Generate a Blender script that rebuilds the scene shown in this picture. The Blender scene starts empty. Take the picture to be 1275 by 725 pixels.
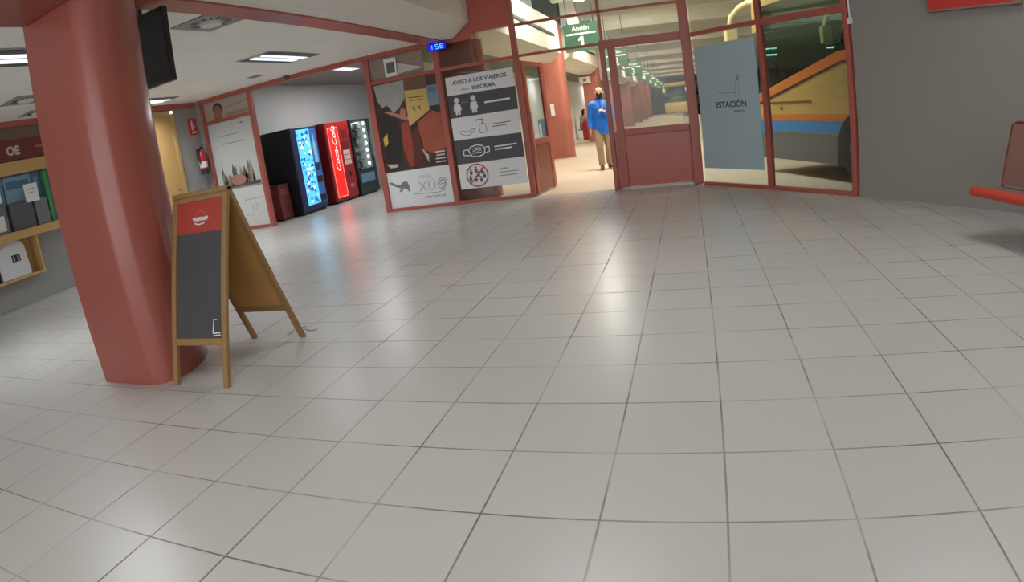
import bpy, bmesh, math, random
from mathutils import Vector, Matrix
random.seed(7)
C = bpy.context.scene.collection
pi = math.pi
H = 1.226236                     # camera height

# ------------------------------------------------------------------ materials
def lin(c):
    c = c / 255.0
    return c / 12.92 if c <= 0.04045 else ((c + 0.055) / 1.055) ** 2.4
def rgb(r, g, b):
    return (lin(r), lin(g), lin(b), 1.0)
MATS = {}
def mat(name, col, rough=0.5, metal=0.0, emit=0.0, spec=0.5, noise=0.0, nscale=6.0, ecol=None, coat=0.0, bump=0.0):
    if name in MATS: return MATS[name]
    m = bpy.data.materials.new(name); m.use_nodes = True
    nt = m.node_tree; b = nt.nodes['Principled BSDF']
    c = rgb(*col)
    b.inputs['Base Color'].default_value = c
    b.inputs['Roughness'].default_value = rough
    b.inputs['Metallic'].default_value = metal
    b.inputs['Specular IOR Level'].default_value = spec
    if coat: b.inputs['Coat Weight'].default_value = coat; b.inputs['Coat Roughness'].default_value = 0.12
    if emit:
        b.inputs['Emission Color'].default_value = rgb(*(ecol or col)); b.inputs['Emission Strength'].default_value = emit
    if noise or bump:
        tc = nt.nodes.new('ShaderNodeTexCoord'); n = nt.nodes.new('ShaderNodeTexNoise')
        n.inputs['Scale'].default_value = nscale; n.inputs['Detail'].default_value = 4
        nt.links.new(tc.outputs['Object'], n.inputs['Vector'])
        if noise:
            mx = nt.nodes.new('ShaderNodeMix'); mx.data_type = 'RGBA'
            mx.inputs[6].default_value = tuple(v * (1 - noise) for v in c[:3]) + (1,)
            mx.inputs[7].default_value = tuple(min(1, v * (1 + noise)) for v in c[:3]) + (1,)
            nt.links.new(n.outputs['Fac'], mx.inputs[0]); nt.links.new(mx.outputs[2], b.inputs['Base Color'])
        if bump:
            bp = nt.nodes.new('ShaderNodeBump'); bp.inputs['Strength'].default_value = bump; bp.inputs['Distance'].default_value = 0.01
            nt.links.new(n.outputs['Fac'], bp.inputs['Height']); nt.links.new(bp.outputs['Normal'], b.inputs['Normal'])
    MATS[name] = m
    return m
def wood(name, a, b_, scale=6.0, rough=0.55):
    if name in MATS: return MATS[name]
    m = bpy.data.materials.new(name); m.use_nodes = True
    nt = m.node_tree; b = nt.nodes['Principled BSDF']; b.inputs['Roughness'].default_value = rough
    tc = nt.nodes.new('ShaderNodeTexCoord'); mp = nt.nodes.new('ShaderNodeMapping')
    mp.inputs['Scale'].default_value = (14, 14, 1.2)
    n = nt.nodes.new('ShaderNodeTexNoise'); n.inputs['Scale'].default_value = scale; n.inputs['Detail'].default_value = 6
    mx = nt.nodes.new('ShaderNodeMix'); mx.data_type = 'RGBA'
    mx.inputs[6].default_value = rgb(*a); mx.inputs[7].default_value = rgb(*b_)
    nt.links.new(tc.outputs['Object'], mp.inputs['Vector']); nt.links.new(mp.outputs[0], n.inputs['Vector'])
    nt.links.new(n.outputs['Fac'], mx.inputs[0]); nt.links.new(mx.outputs[2], b.inputs['Base Color'])
    MATS[name] = m
    return m
def glass(name, tint=(235, 240, 238), ior=1.45, rough=0.02, haze=0.0):
    if name in MATS: return MATS[name]
    m = bpy.data.materials.new(name); m.use_nodes = True
    nt = m.node_tree; nt.nodes.remove(nt.nodes['Principled BSDF'])
    out = nt.nodes['Material Output']
    t = nt.nodes.new('ShaderNodeBsdfTransparent'); t.inputs[0].default_value = rgb(*tint)
    g = nt.nodes.new('ShaderNodeBsdfGlossy'); g.inputs['Roughness'].default_value = rough
    lw = nt.nodes.new('ShaderNodeLayerWeight'); lw.inputs[0].default_value = 0.5
    pw = nt.nodes.new('ShaderNodeMath'); pw.operation = 'POWER'; pw.inputs[1].default_value = 5.0; nt.links.new(lw.outputs['Facing'], pw.inputs[0])
    f = nt.nodes.new('ShaderNodeMath'); f.operation = 'MULTIPLY_ADD'; f.inputs[1].default_value = 0.5; f.inputs[2].default_value = 0.03; nt.links.new(pw.outputs[0], f.inputs[0])
    mx = nt.nodes.new('ShaderNodeMixShader')
    nt.links.new(f.outputs[0], mx.inputs[0]); nt.links.new(t.outputs[0], mx.inputs[1]); nt.links.new(g.outputs[0], mx.inputs[2])
    last = mx
    if haze:
        d = nt.nodes.new('ShaderNodeBsdfDiffuse'); d.inputs[0].default_value = rgb(200, 200, 195)
        m2 = nt.nodes.new('ShaderNodeMixShader'); m2.inputs[0].default_value = haze
        nt.links.new(mx.outputs[0], m2.inputs[1]); nt.links.new(d.outputs[0], m2.inputs[2]); last = m2
    nt.links.new(last.outputs[0], out.inputs[0])
    MATS[name] = m
    return m

def tile_floor(name, col, ox, oy, pitch, gw, gcol, rough, strength=1.0):
    m = bpy.data.materials.new(name); m.use_nodes = True
    nt = m.node_tree; N = nt.nodes; L = nt.links; b = N['Principled BSDF']
    geo = N.new('ShaderNodeNewGeometry'); sep = N.new('ShaderNodeSeparateXYZ'); L.new(geo.outputs['Position'], sep.inputs[0])
    def mth(op, a, bb=None, clamp=False):
        n = N.new('ShaderNodeMath'); n.operation = op; n.use_clamp = clamp
        for i, v in enumerate((a, bb)):
            if v is None: continue
            if isinstance(v, (int, float)): n.inputs[i].default_value = v
            else: L.new(v, n.inputs[i])
        return n.outputs[0]
    ds = []; cells = []
    for ax, o in ((0, ox), (1, oy)):
        s = mth('DIVIDE', mth('SUBTRACT', sep.outputs[ax], o), pitch)
        cells.append(mth('FLOOR', s))
        fr = mth('SUBTRACT', s, mth('ROUND', s))
        ds.append(mth('MULTIPLY', mth('ABSOLUTE', fr), pitch))
    # uneven joint darkness: some joints are filled and clean, some dark
    jn = N.new('ShaderNodeTexNoise'); jn.inputs['Scale'].default_value = 1.7; jn.inputs['Detail'].default_value = 2
    L.new(geo.outputs['Position'], jn.inputs['Vector'])
    ms = []
    for d in ds:
        ms.append(mth('SUBTRACT', 1.0, mth('DIVIDE', mth('SUBTRACT', d, gw * 0.35), gw * 0.5, True), True))
    # divide clamp keeps 0..1
    mask = mth('MAXIMUM', ms[0], ms[1])
    amt = N.new('ShaderNodeMapRange'); amt.inputs[1].default_value = 0.34; amt.inputs[2].default_value = 0.62
    amt.inputs[3].default_value = 0.22 * strength; amt.inputs[4].default_value = 1.0 * strength
    L.new(jn.outputs['Fac'], amt.inputs[0])
    fac = mth('MULTIPLY', mask, amt.outputs[0])
    # per tile tone
    cmb = N.new('ShaderNodeCombineXYZ'); L.new(cells[0], cmb.inputs[0]); L.new(cells[1], cmb.inputs[1])
    wn = N.new('ShaderNodeTexWhiteNoise'); wn.noise_dimensions = '3D'; L.new(cmb.outputs[0], wn.inputs['Vector'])
    bn = N.new('ShaderNodeTexNoise'); bn.inputs['Scale'].default_value = 0.5; bn.inputs['Detail'].default_value = 1
    L.new(geo.outputs['Position'], bn.inputs['Vector'])
    tone = mth('ADD', mth('MULTIPLY', wn.outputs['Value'], 0.05), mth('MULTIPLY', bn.outputs['Fac'], 0.10))
    tone = mth('ADD', tone, 0.925)
    base = N.new('ShaderNodeVectorMath'); base.operation = 'SCALE'; base.inputs[0].default_value = rgb(*col)[:3]
    L.new(tone, base.inputs['Scale'])
    mx = N.new('ShaderNodeMix'); mx.data_type = 'RGBA'
    L.new(fac, mx.inputs[0]); L.new(base.outputs[0], mx.inputs[6]); mx.inputs[7].default_value = rgb(*gcol)
    L.new(mx.outputs[2], b.inputs['Base Color'])
    r = mth('ADD', mth('MULTIPLY', fac, 0.4), rough)
    L.new(r, b.inputs['Roughness'])
    bp = N.new('ShaderNodeBump'); bp.inputs['Strength'].default_value = 0.25; bp.inputs['Distance'].default_value = 0.002; bp.invert = True
    L.new(fac, bp.inputs['Height']); L.new(bp.outputs[0], b.inputs['Normal'])
    b.inputs['Specular IOR Level'].default_value = 0.5
    return m
def ceiling_mat(name, col, pitch=0.6):
    m = bpy.data.materials.new(name); m.use_nodes = True
    nt = m.node_tree; N = nt.nodes; L = nt.links; b = N['Principled BSDF']; b.inputs['Roughness'].default_value = 0.9
    geo = N.new('ShaderNodeNewGeometry'); mp = N.new('ShaderNodeMapping'); mp.inputs['Location'].default_value = (0.3, 0.05, 0)
    br = N.new('ShaderNodeTexBrick'); br.offset = 0; br.inputs['Scale'].default_value = 1
    br.inputs['Brick Width'].default_value = pitch; br.inputs['Row Height'].default_value = pitch; br.inputs['Mortar Size'].default_value = 0.006
    br.inputs['Color1'].default_value = rgb(*col); br.inputs['Color2'].default_value = rgb(*[c * 0.985 for c in col])
    br.inputs['Mortar'].default_value = rgb(*[c * 0.9 for c in col]); br.inputs['Mortar Smooth'].default_value = 0.6
    L.new(geo.outputs['Position'], mp.inputs[0]); L.new(mp.outputs[0], br.inputs['Vector']); L.new(br.outputs['Color'], b.inputs['Base Color'])
    return m

RED = mat('red_enamel', (150, 82, 70), 0.22, noise=0.06, nscale=2.0)
REDF = mat('red_frame_paint', (168, 88, 76), 0.38, noise=0.08, nscale=3.0)
REDP = mat('red_panel_paint', (178, 92, 78), 0.32, noise=0.08, nscale=2.0)
DARKRED = mat('dark_red_paint', (112, 46, 40), 0.4)
ORANGE = mat('platform_column_paint', (172, 104, 86), 0.45, noise=0.06, nscale=2.0)
GREYW = mat('grey_wall_paint', (140, 135, 129), 0.75, noise=0.04, nscale=1.2, bump=0.1)
LEFTW = mat('left_wall_paint', (152, 152, 150), 0.7, noise=0.05, nscale=1.5)
WHITEW = mat('alcove_wall_paint', (204, 204, 202), 0.7, noise=0.03, nscale=1.5)
CREAM = mat('cream_concrete', (214, 208, 196), 0.7, noise=0.04, nscale=3)
BEAMC = mat('beam_panels', (226, 222, 214), 0.7, noise=0.03, nscale=3)
GLASS = glass('clear_glass', (236, 240, 238))
DIRTY = glass('dusty_glass', (225, 226, 220), haze=0.06)
BLACK = mat('black_plastic', (28, 27, 30), 0.4)
DARKG = mat('dark_grey', (58, 58, 60), 0.5)
WOODF = wood('a_board_wood', (160, 124, 78), (126, 94, 56))
WOODY = wood('yellow_beech', (200, 164, 106), (178, 140, 86))
HARDB = mat('hardboard', (178, 132, 72), 0.6, noise=0.12, nscale=5)
STEEL = mat('brushed_steel', (150, 150, 150), 0.35, 0.9)
WHITE = mat('white_print', (214, 216, 216), 0.5)
PAPER = mat('white_paper', (222, 222, 218), 0.7)

# ------------------------------------------------------------------ mesh builder
class MB:
    def __init__(s): s.bm = bmesh.new(); s.mats = []; s.mi = 0
    def use(s, m):
        if m not in s.mats: s.mats.append(m)
        s.mi = s.mats.index(m); return s
    def _f(s, vs, smooth=False):
        try: f = s.bm.faces.new(vs)
        except ValueError: return None
        f.material_index = s.mi; f.smooth = smooth; return f
    def box(s, x0, x1, y0, y1, z0, z1, bev=0.0, M=None):
        vs = [s.bm.verts.new((x, y, z)) for x in (x0, x1) for y in (y0, y1) for z in (z0, z1)]
        fs = [s._f([vs[i] for i in q]) for q in ((0, 1, 3, 2), (4, 6, 7, 5), (0, 4, 5, 1), (2, 3, 7, 6), (0, 2, 6, 4), (1, 5, 7, 3))]
        if M is not None:
            for v in vs: v.co = M @ v.co
        if bev:
            es = list({e for f in fs for e in f.edges})
            r = bmesh.ops.bevel(s.bm, geom=es, offset=bev, segments=2, affect='EDGES', profile=0.5)
            for f in r['faces']: f.material_index = s.mi
        return s
    def beam(s, a, b, w, t, up=(0, 0, 1), bev=0.0):
        """bar of section w (sideways) x t (along up) from a to b"""
        a, b = Vector(a), Vector(b); d = b - a; L = d.length; d.normalize()
        u = Vector(up); side = d.cross(u)
        if side.length < 1e-4: side = d.cross(Vector((1, 0, 0)))
        side.normalize(); u = side.cross(d)
        M = Matrix((( d.x, side.x, u.x, a.x), (d.y, side.y, u.y, a.y), (d.z, side.z, u.z, a.z), (0, 0, 0, 1)))
        return s.box(0, L, -w / 2, w / 2, -t / 2, t / 2, bev, M)
    def prism(s, pts, f0, f1):
        """pts 2-D polygon; f0,f1 map (a,b)->3-D for the two ends"""
        A = [s.bm.verts.new(f0(*p)) for p in pts]; B = [s.bm.verts.new(f1(*p)) for p in pts]; n = len(pts)
        s._f(A[::-1]); s._f(B)
        for i in range(n): s._f([A[i], A[(i + 1) % n], B[(i + 1) % n], B[i]])
        return s
    def loft(s, pts, radii, seg=12, caps=True, ref=(0, 1, 0), smooth=True):
        pts = [Vector(p) for p in pts]; rings = []
        for i, p in enumerate(pts):
            d = (pts[min(i + 1, len(pts) - 1)] - pts[max(i - 1, 0)])
            d = d.normalized() if d.length > 1e-9 else Vector((0, 0, 1))
            a = Vector(ref) - d * d.dot(Vector(ref))
            if a.length < 1e-3: a = d.orthogonal()
            a.normalize(); b = d.cross(a)
            r = radii[i]; ra, rb = r if isinstance(r, tuple) else (r, r)
            rings.append([s.bm.verts.new(p + a * (ra * math.cos(2 * pi * k / seg)) + b * (rb * math.sin(2 * pi * k / seg))) for k in range(seg)])
        for A, B in zip(rings, rings[1:]):
            for k in range(seg): s._f([A[k], A[(k + 1) % seg], B[(k + 1) % seg], B[k]], smooth)
        if caps:
            s._f(rings[0][::-1]); s._f(rings[-1])
        return s
    def tube(s, pts, r, seg=8): return s.loft(pts, [r] * len(pts), seg)
    def cyl(s, c, r, z0, z1, seg=24): return s.loft([(c[0], c[1], z0), (c[0], c[1], z1)], [r, r], seg)
    def ball(s, c, r, seg=16, rings=10):
        rx, ry, rz = r if isinstance(r, tuple) else (r, r, r); c = Vector(c); R = []
        for i in range(1, rings):
            t = pi * i / rings
            R.append([s.bm.verts.new(c + Vector((rx * math.sin(t) * math.cos(2 * pi * k / seg), ry * math.sin(t) * math.sin(2 * pi * k / seg), rz * math.cos(t)))) for k in range(seg)])
        T = s.bm.verts.new(c + Vector((0, 0, rz))); B = s.bm.verts.new(c - Vector((0, 0, rz)))
        for k in range(seg):
            s._f([T, R[0][k], R[0][(k + 1) % seg]], True); s._f([B, R[-1][(k + 1) % seg], R[-1][k]], True)
        for A, Bq in zip(R, R[1:]):
            for k in range(seg): s._f([A[k], Bq[k], Bq[(k + 1) % seg], A[(k + 1) % seg]], True)
        return s
    def quad(s, *p): s._f([s.bm.verts.new(q) for q in p]); return s
    def mesh(s, name):
        bmesh.ops.recalc_face_normals(s.bm, faces=s.bm.faces[:])
        for f in s.bm.faces:
            if not f.smooth:
                for e in f.edges: e.smooth = False
        me = bpy.data.meshes.new(name); s.bm.to_mesh(me); s.bm.free()
        for m in s.mats: me.materials.append(m)
        return me
    def build(s, name, m=None, parent=None, loc=None):
        if m is not None and not s.mats: s.mats.append(m)
        o = bpy.data.objects.new(name, s.mesh(name)); C.objects.link(o)
        if parent is not None: o.parent = parent
        if loc: o.location = loc
        return o
def tag(o, label, cat, group=None, kind=None):
    o['label'] = label; o['category'] = cat
    if group: o['group'] = group
    if kind: o['kind'] = kind
    return o
def struct(o, label=None):
    o['kind'] = 'structure'
    if label: o['label'] = label
    return o
def empty(name, loc=(0, 0, 0), rz=0.0):
    o = bpy.data.objects.new(name, None); C.objects.link(o); o.location = loc; o.rotation_euler = (0, 0, rz); o.empty_display_size = 0.1
    return o
def copy_tree(o, parent=None):
    kids = list(o.children)
    c = o.copy(); C.objects.link(c)
    if parent is not None: c.parent = parent
    for k in kids: copy_tree(k, c)
    return c
def local(ox, oy, oz=0.0):
    """things are written in world metres, then moved under an Empty at their base"""
    return Vector((ox, oy, oz))

def text_tris(txt, size, shear=0.0, align='LEFT', bold=0.0, space=1.0):
    cu = bpy.data.curves.new('lettering', 'FONT'); cu.body = txt; cu.size = size; cu.align_x = align; cu.shear = shear
    cu.offset = bold; cu.space_character = space; cu.resolution_u = 3
    o = bpy.data.objects.new('lettering', cu); C.objects.link(o)
    bpy.context.view_layer.update()
    dg = bpy.context.evaluated_depsgraph_get()
    me = bpy.data.meshes.new_from_object(o.evaluated_get(dg))
    V = [v.co.copy() for v in me.vertices]; F = [list(p.vertices) for p in me.polygons]
    bpy.data.objects.remove(o); bpy.data.curves.remove(cu); bpy.data.meshes.remove(me)
    return V, F

class Panel(MB):
    """flat printed sheet: origin O, U along the width, V up, N towards the reader"""
    def __init__(s, O, U, V, N, step=0.0012):
        super().__init__(); s.O, s.U, s.V, s.N = Vector(O), Vector(U).normalized(), Vector(V).normalized(), Vector(N).normalized(); s.step = step
    def P(s, u, v, l): return s.O + s.U * u + s.V * v + s.N * (l * s.step)
    def board(s, u0, u1, v0, v1, th):
        ps = [(u0, v0), (u1, v0), (u1, v1), (u0, v1)]
        return s.prism(ps, lambda u, v: s.O + s.U * u + s.V * v - s.N * th, lambda u, v: s.P(u, v, 0))
    def rect(s, u0, u1, v0, v1, l=1): return s.poly([(u0, v0), (u1, v0), (u1, v1), (u0, v1)], l)
    def poly(s, pts, l=1): s._f([s.bm.verts.new(s.P(u, v, l)) for u, v in pts]); return s
    def disc(s, u, v, ru, rv=None, l=1, seg=24):
        rv = rv or ru; return s.poly([(u + ru * math.cos(2 * pi * k / seg), v + rv * math.sin(2 * pi * k / seg)) for k in range(seg)], l)
    def ring(s, u, v, r, w, l=1, seg=32):
        for k in range(seg):
            a, b = 2 * pi * k / seg, 2 * pi * (k + 1) / seg
            s.poly([(u + r * math.cos(a), v + r * math.sin(a)), (u + r * math.cos(b), v + r * math.sin(b)), (u + (r - w) * math.cos(b), v + (r - w) * math.sin(b)), (u + (r - w) * math.cos(a), v + (r - w) * math.sin(a))], l)
        return s
    def stroke(s, pts, w, l=1):
        for (a, b), (c, d) in zip(pts, pts[1:]):
            L = math.hypot(c - a, d - b) or 1; nx, ny = -(d - b) / L * w / 2, (c - a) / L * w / 2
            s.poly([(a + nx, b + ny), (a - nx, b - ny), (c - nx, d - ny), (c + nx, d + ny)], l)
        return s
    def text(s, txt, u, v, size, l=2, rot=0.0, **k):
        V, F = text_tris(txt, size, **k); cr, sr = math.cos(rot), math.sin(rot)
        vs = [s.bm.verts.new(s.P(u + p.x * cr - p.y * sr, v + p.x * sr + p.y * cr, l)) for p in V]
        for f in F: s._f([vs[i] for i in f])
        return s
    def mesh(s, name):
        me = bpy.data.meshes.new(name); s.bm.to_mesh(me); s.bm.free()
        for m in s.mats: me.materials.append(m)
        return me

def area(name, loc, sx, sy, power, col=(1, 1, 1), rot=(0, 0, 0), spread=None):
    l = bpy.data.lights.new(name, 'AREA'); l.shape = 'RECTANGLE'; l.size = sx; l.size_y = sy; l.energy = power; l.color = col
    if spread: l.spread = spread
    o = bpy.data.objects.new(name, l); C.objects.link(o); o.location = loc; o.rotation_euler = rot
    return o

# ------------------------------------------------------------------ camera
PIT, ROL, YAW = 0.278068, -0.141022, -0.318712
K1, K3 = 1.329733, -0.127213
cam = bpy.data.cameras.new('camera'); co = bpy.data.objects.new('camera', cam); C.objects.link(co); bpy.context.scene.camera = co
fw = Vector((0, math.cos(PIT), -math.sin(PIT))); up = Vector((0, math.sin(PIT), math.cos(PIT))); ri = Vector((1, 0, 0))
r2 = ri * math.cos(ROL) + up * math.sin(ROL); u2 = -ri * math.sin(ROL) + up * math.cos(ROL)
Rz = Matrix.Rotation(-YAW, 3, 'Z')
r2, u2, fw = Rz @ r2, Rz @ u2, Rz @ fw
co.matrix_world = Matrix(((r2.x, u2.x, -fw.x, 0), (r2.y, u2.y, -fw.y, 0), (r2.z, u2.z, -fw.z, H), (0, 0, 0, 1)))
cam.type = 'PANO'; cam.panorama_type = 'FISHEYE_LENS_POLYNOMIAL'
cam.sensor_width = 36.0; cam.sensor_fit = 'HORIZONTAL'
kp = 1275 / 36.0 / 1000.0
cam.fisheye_fov = math.radians(179)
cam.fisheye_polynomial_k0 = 0.0; cam.fisheye_polynomial_k1 = -K1 * kp; cam.fisheye_polynomial_k2 = 0.0
cam.fisheye_polynomial_k3 = -K3 * kp ** 3; cam.fisheye_polynomial_k4 = 0.0
cam.clip_start = 0.05; cam.clip_end = 300

YP = 9.18            # plane of the glazed partition
# ------------------------------------------------------------------ setting: floors
OX, OY = -8.799361 * 0.4, 3.793951 * 0.4
FL = tile_floor('floor_tiles', (184, 183, 179), OX, OY, 0.4, 0.0062, (104, 100, 95), 0.28)
FP = mat('platform_paving', (206, 190, 168), 0.35, noise=0.05, nscale=1.0)
ROAD = mat('bus_bay_concrete', (176, 166, 148), 0.8, noise=0.1, nscale=2)
b = MB()
fl_pts = [(-9.2, -6), (9, -6), (9, 0.17), (1.98, 7.16), (0.16, 8.98), (0.16, 9.2), (-5.2, 9.2), (-5.2, 16.1), (-8.6, 16.1), (-8.6, 9.3), (-9.2, 9.3)]
b.prism(fl_pts, lambda x, y: (x, y, -0.12), lambda x, y: (x, y, 0.0)); struct(b.build('floor', FL))
b = MB(); b.prism([(-5.2, 9.205), (0.165, 9.205), (0.165, 10.0), (-0.2, 12), (-0.2, 72), (-5.2, 72)], lambda x, y: (x, y, -0.14), lambda x, y: (x, y, 0.0)); struct(b.build('floor_platform', FP))
b = MB(); b.prism([(0.17, 9.0), (1.99, 7.18), (9.0, 0.2), (16, 0.2), (16, 72), (-0.19, 72), (-0.19, 12.1), (0.17, 10.0)], lambda x, y: (x, y, -0.25), lambda x, y: (x, y, -0.13)); struct(b.build('floor_bus_bay', ROAD))

# ------------------------------------------------------------------ setting: walls and ceilings
b = MB(); b.box(-9.25, -9.0, -6, 9.3, 0, 3.6); struct(b.build('wall_left', LEFTW))
b = MB(); b.box(-9.0, -8.87, 9.16, 9.3, 0, 2.68); struct(b.build('wall_left_return', LEFTW))
b = MB(); b.box(-8.65, -8.45, 9.3, 16.1, 0, 2.86); struct(b.build('wall_alcove_left', WHITEW))
b = MB(); b.box(-8.65, -5.1, 16.1, 16.3, 0, 2.86); struct(b.build('wall_alcove_back', WHITEW))
b = MB(); b.box(-5.05, -4.96, 9.24, 72, 0, 3.2); struct(b.build('wall_platform_left', mat('white_wall_paint', (214, 216, 214), 0.6, noise=0.03)))
ALC = mat('alcove_ceiling_paint', (150, 146, 142), 0.9)
b = MB(); b.box(-8.65, -5.05, 9.26, 16.3, 2.86, 2.95); struct(b.build('ceiling_alcove', ALC))
LC = ceiling_mat('ceiling_tiles', (238, 235, 228))
b = MB(); b.box(-9.0, -3.835, -6, 9.12, 2.68, 2.76); struct(b.build('ceiling', LC))
HC = mat('hall_ceiling_paint', (200, 196, 188), 0.9)
b = MB(); b.box(-3.08, 9.0, -6, 9.3, 3.62, 3.72); struct(b.build('ceiling_hall', HC))
b = MB()
n45 = Vector((0.7071, 0.7071, 0))
b.prism([(1.985, 7.16), (9.0, 0.17), (9.14, 0.31), (2.1, 7.3)], lambda x, y: (x, y, 0), lambda x, y: (x, y, 3.62)); struct(b.build('wall_right', GREYW))
b = MB(); b.box(9.0, 9.2, -6, 0.2, 0, 3.62); struct(b.build('wall_right_side', GREYW))

# the ceiling beam over the pillar, in the hall and out on the platform
prof = [(-3.83, 2.655), (-3.40, 2.655), (-3.09, 2.87), (-3.09, 3.72), (-3.83, 3.72)]
b = MB(); b.prism(prof, lambda x, z: (x, -6, z), lambda x, z: (x, 9.12, z))
for z in (2.95, 3.05, 3.15): b.box(-3.092, -3.086, -6, 9.12, z, z + 0.008)
struct(b.build('ceiling_beam', BEAMC))
b = MB(); b.box(-3.85, -3.57, -6, 9.1, 2.635, 2.655); struct(b.build('trim_1', REDF))
b = MB(); b.box(-3.80, -3.16, -6, 2.36, 2.45, 2.634); struct(b.build('trim_2', RED))
for y0, y1 in ((9.3, 16.3), (17.5, 23.6), (24.8, 30.8), (32, 38), (39.2, 45.2)):
    b = MB(); b.prism([(x, z) for x, z in prof], lambda x, z: (x, y0, z), lambda x, z: (x, y1, z))
    b.use(CREAM); b.use(DARKG); b.box(-3.085, -3.06, y0 + 0.2, y1 - 0.6, 3.27, 3.33)
    b.mats = [CREAM, DARKG]
    for f in b.bm.faces: pass
    struct(b.build('ceiling_beam_platform'))
SOF = mat('grey_soffit', (120, 122, 122), 0.8)
b = MB(); b.box(-4.96, -3.84, 9.3, 72, 2.68, 2.75); struct(b.build('ceiling_platform_aisle', SOF))

# platform roof with cross beams
ROOF = mat('roof_concrete', (210, 205, 192), 0.8, noise=0.06)
b = MB(); b.box(-5.1, 16, 9.3, 72, 4.75, 4.85); struct(b.build('ceiling_platform', ROOF))
for k in range(17):
    y = 11.6 + 3.6 * k
    b = MB(); b.prism([(0, 4.75), (0.12, 4.1), (0.43, 4.1), (0.55, 4.75)], lambda a, z: (-3.0, y + a, z), lambda a, z: (15.9, y + a, z)); struct(b.build('ceiling_cross_beam', ROOF))
b = MB(); b.box(-5.1, 16, 72, 72.2, -0.2, 4.8); struct(b.build('wall_platform_end', mat('far_wall_paint', (96, 100, 92), 0.8)))
b = MB(); b.box(16, 16.2, 0.2, 72, -0.2, 4.8); struct(b.build('wall_bus_bay', mat('bay_wall_paint', (70, 78, 76), 0.8)))
b = MB(); b.box(9.2, 16, 0.0, 0.2, -0.2, 4.8); struct(b.build('wall_bus_bay_near', mat('bay_wall_paint', (70, 78, 76), 0.8)))

# ------------------------------------------------------------------ red trims of the left room
b = MB(); b.box(-8.92, -3.42, YP - 0.06, YP + 0.05, 2.60, 2.72, 0.004); struct(b.build('trim_3', REDF))
b = MB(); b.box(-9.0, -8.955, -6, YP - 0.06, 2.58, 2.68); struct(b.build('trim_4', REDF))
b = MB(); b.box(-7.55, -5.06, YP + 0.05, YP + 0.1, 2.60, 2.86); struct(b.build('trim_5', ALC))

# ------------------------------------------------------------------ glazed partition
def pane(name, parent, x0, x1, z0, z1, m=GLASS, y=YP):
    b = MB(); b.box(x0, x1, y - 0.004, y + 0.004, z0, z1); return b.build(name, m, parent)
def bars(name, parent, lst, m=REDF, bev=0.005):
    b = MB()
    for q in lst: b.box(*q, bev)
    return b.build(name, m, parent)
# window_1: bay with the photo poster
w = struct(empty('window_1', (0, 0, 0)))
bars('post', w, [(-5.055, -4.955, YP - 0.05, YP + 0.05, 0, 2.60)])
bars('post', w, [(-3.78, -3.69, YP - 0.05, YP + 0.05, 0, 2.60)])
bars('bottom_rail', w, [(-4.955, -3.78, YP - 0.04, YP + 0.04, 0, 0.05)])
bars('transom', w, [(-4.955, -3.78, YP - 0.04, YP + 0.04, 2.17, 2.23)])
pane('glass_pane', w, -4.955, -3.78, 0.05, 2.17); pane('upper_pane', w, -4.955, -3.78, 2.23, 2.6)
# window_2: bay with the notice
w = struct(empty('window_2', (0, 0, 0)))
bars('post', w, [(-2.48, -2.40, YP - 0.05, YP + 0.05, 0, 3.62)])
bars('bottom_rail', w, [(-3.69, -2.48, YP - 0.04, YP + 0.04, 0, 0.05)])
bars('transom', w, [(-3.69, -2.48, YP - 0.04, YP + 0.04, 2.17, 2.225)])
pane('glass_pane', w, -3.69, -2.48, 0.05, 2.17); pane('upper_pane', w, -3.69, -2.48, 2.225, 2.69)
b = MB(); b.box(-3.09, -2.48, YP - 0.05, YP + 0.05, 2.69, 3.62); b.build('head_panel', REDP, w)
b = MB(); b.box(-3.42, -3.09, YP - 0.03, YP + 0.05, 2.60, 3.62); b.build('side_panel', REDP, w)
# window_3: panes above the doorway
w = struct(empty('window_3', (0, 0, 0)))
bars('transom', w, [(-2.40, -1.15, YP - 0.035, YP + 0.035, 2.185, 2.225)])
bars('upper_transom', w, [(-2.40, 0.10, YP - 0.03, YP + 0.03, 2.67, 2.71)])
bars('mullion', w, [(-1.125, -1.085, YP - 0.03, YP + 0.03, 2.25, 3.62)])
for x0, x1, z0, z1 in ((-2.40, -1.125, 2.225, 2.67), (-2.40, -1.125, 2.71, 3.62), (-1.085, 0.10, 2.25, 2.67), (-1.085, 0.10, 2.71, 3.62)): pane('glass_pane', w, x0, x1, z0, z1)
# window_4: closed half of the door, red panel below, glass above
w = struct(empty('window_4', (0, 0, 0)))
bars('jamb', w, [(-1.155, -1.085, YP - 0.05, YP + 0.05, 0, 2.25)])
bars('stile', w, [(-1.035, -0.925, YP - 0.035, YP + 0.035, 0, 2.13)])
bars('head_rail', w, [(-1.085, 0.10, YP - 0.05, YP + 0.05, 2.13, 2.25)])
bars('corner_post', w, [(0.05, 0.19, YP - 0.10, YP + 0.05, 0, 3.62)])
bars('middle_rail', w, [(-0.925, 0.05, YP - 0.035, YP + 0.035, 0.80, 0.90)])
bars('lower_panel', w, [(-0.925, 0.05, YP - 0.02, YP + 0.02, 0.03, 0.80)], REDP)
b = MB(); b.box(-1.035, 0.05, YP - 0.06, YP + 0.03, 0, 0.022); b.build('threshold', STEEL, w)
bars('edge_panel', w, [(-1.085, -1.035, YP - 0.012, YP + 0.012, 0, 0.88)], REDP)
pane('glass_pane', w, -0.925, 0.05, 0.90, 2.13, DIRTY); pane('edge_pane', w, -1.085, -1.035, 0.88, 2.13)
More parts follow.
